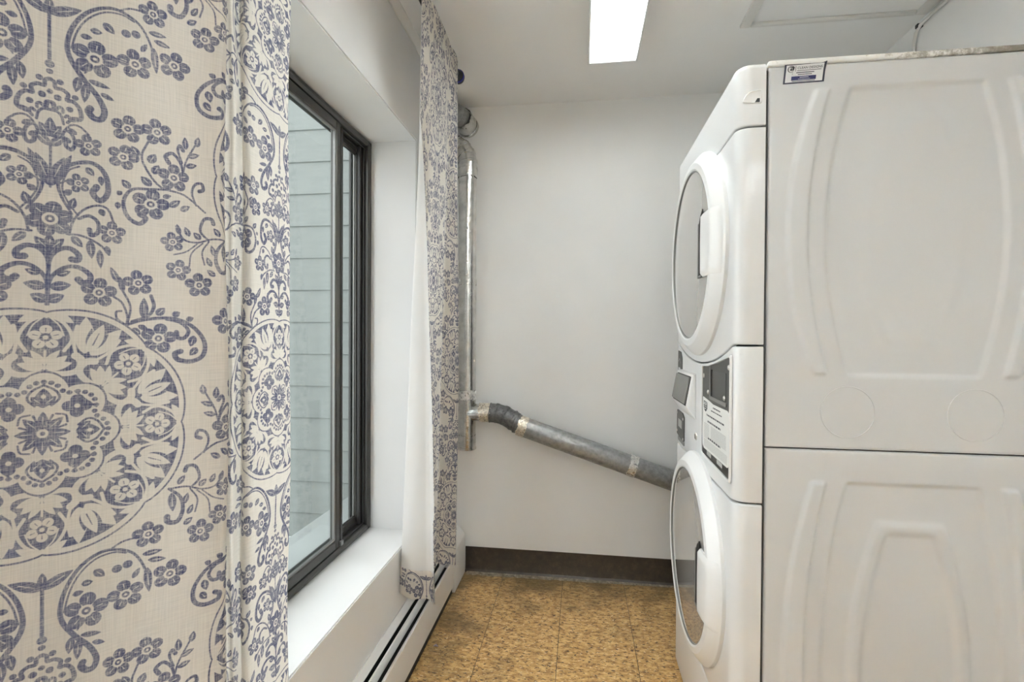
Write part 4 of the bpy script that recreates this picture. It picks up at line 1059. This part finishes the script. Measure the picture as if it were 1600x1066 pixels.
def build_near():
    plan = near_curtain()
    n, rows, z0, z1 = 420, 90, .26, 2.405
    ref, sref = resample(catmull(plan(1.2)), n+1)
    # print axis sits where column 70 of the picture meets the broad fold
    fx = np.array(FACE(70)); s_axis = sref[np.argmin(np.hypot(ref[:, 0]-fx[0], ref[:, 1]-fx[1])*1.0)]
    R = []
    for j in range(rows+1):
        z = z0+(z1-z0)*j/rows; P, _ = resample(catmull(plan(z)), n+1); R.append(P)
    ZC = H_EYE-.1147                                    # height of the middle of the medallion in view
    def F(i, j):
        z = z0+(z1-z0)*j/rows; x, y = R[j][i]
        wob = .0022*math.sin(z*7+i*.03)+.0015*math.sin(z*13+i*.11)
        return (x+wob, y, z)
    def uv(i, j):
        z = z0+(z1-z0)*j/rows
        lean = -.043*0-.012*(z-1.127)                   # the cloth hangs a little askew
        return ((150+(sref[i]-s_axis+lean)*1000)/600, (165+(z-ZC)*1000)/660)
    me_o = grid_obj('near_curtain', F, n, rows, M['cloth'], None, uv)
    return tag(me_o, 'wide blue-and-cream medallion print curtain closest to the viewer at the left, left of the window', 'curtain', 'printed window curtains')
build_near()

def build_far():
    n, rows, zt = 260, 84, 2.400
    
    def zb(i): return .262
    def levels(z):
        t = float(np.clip((2.30-z)/2.05, 0, 1))            # 0 at the top, 1 at the hem
        f = float(np.clip((2.02-z)/1.75, 0, 1))           # how far the leading edge is folded back
        E0 = np.array((-.518-.017*t, 2.032+.058*min(1, t*2)))
        kpx = np.interp(z, [.26, .60, 1.0, 1.30, 1.60, 1.9, 2.1, 2.4], [627, 632, 639, 643, 649, 654, 656, 658])
        dk = 1.87-.27*sm(np.array((z-1.75)/.60)) if z > 1.75 else 1.87
        K = np.array(camxy(kpx, float(dk)))
        fpx = kpx+58*f**.8
        Fr = np.array(camxy(fpx, float(dk)-.028*f))
        main = []
        m = 9; nrm = (K-E0); L = np.hypot(*nrm); u = nrm/L; v = np.array((-u[1], u[0]))
        amp = .004+.032*min(1, t*1.6)
        for k in range(m+1):
            s = k/m; w = amp*math.sin(PI*min(1, 3*s))*(1 if k % 2 else -1)*(1-.75*s*s)
            bow = .020*math.sin(PI*s)*t
            main.append(E0+(K-E0)*s+v*(w-bow))
        main[0] = E0; main[-1] = K
        return main, K, Fr, f
    # total cloth width; the fold eats into it from the leading edge
    base = []
    for j in range(rows+1):
        z = .262+(zt-.262)*j/rows; main, K, Fr, f = levels(z)
        pm = catmull(main, 8)
        wl = np.hypot(*(Fr-K))
        frac = .16*f
        nf = max(1, int(round(n*frac))); nm = n-nf
        A, _ = resample(pm, nm+1)
        # rounded turn then the flap coming back
        d = (Fr-K); 
        B = []
        for k in range(1, nf+1):
            s = k/nf; cv_ = K+d*s+np.array((.0, -.012))*math.sin(PI*min(1, s*1.4))*f
            if s > .84: cv_ = cv_+np.array((-.004, -.020))*((s-.84)/.16)**1.5*f*(1 if z < .55 else .4)
            B.append(cv_)
        base.append(np.vstack([A, np.array(B)]))
    base = np.array(base)
    hem = .012
    def F(i, j):
        z = .262+(zt-.262)*j/rows; x, y = base[j][i]
        if i > n*.80 and j < 8: z -= .018*((i/n-.80)/.20)*(1-j/8)
        z -= .055*max(0, (i/n-.70)/.30)**1.3*max(0, (j/rows-.86)/.14)
        return (x, y, z+.004*math.sin(i*.21)*(1-j/rows) if j < 4 else z)
    uvf = lambda i, j: ((i/n*.66+.075)/UW, ((.262+(zt-.262)*j/rows)-.31)/VH)
    cur = grid_obj('far_curtain', F, n, rows, M['cloth'], None, uvf)
    tag(cur, 'gathered blue-and-white print curtain at the far end of the window with its edge folded back', 'curtain', 'printed window curtains')
    # plain reverse of the cloth and the turned-up printed hem on it
    me = cur.data; nv = np.array([v.normal[:] for v in me.vertices]); co = np.array([v.co[:] for v in me.vertices])
    # front of the cloth looks into the room on the gathered part
    mid = co.reshape(rows+1, n+1, 3); nn = nv.reshape(rows+1, n+1, 3)
    sgn = 1 if nn[rows//2, n//4:n//2, 0].mean() > 0 else -1
    j0 = 7
    off = mid-nn*sgn*.0022
    i0 = int(n*.74)
    grid_obj('reverse_side', lambda i, j: tuple(off[j, i0+i]), n-i0, rows, M['lining'], cur)
    off2 = mid-nn*sgn*.0040
    hemo = grid_obj('turned_hem', lambda i, j: tuple(off2[j, i0+i]), n-i0, 4, M['cloth'], cur, lambda i, j: (((i0+i)/n*1.1)/UW, (j*.0255+.25)/VH))
    return cur
build_far()
bpy.context.view_layer.update()
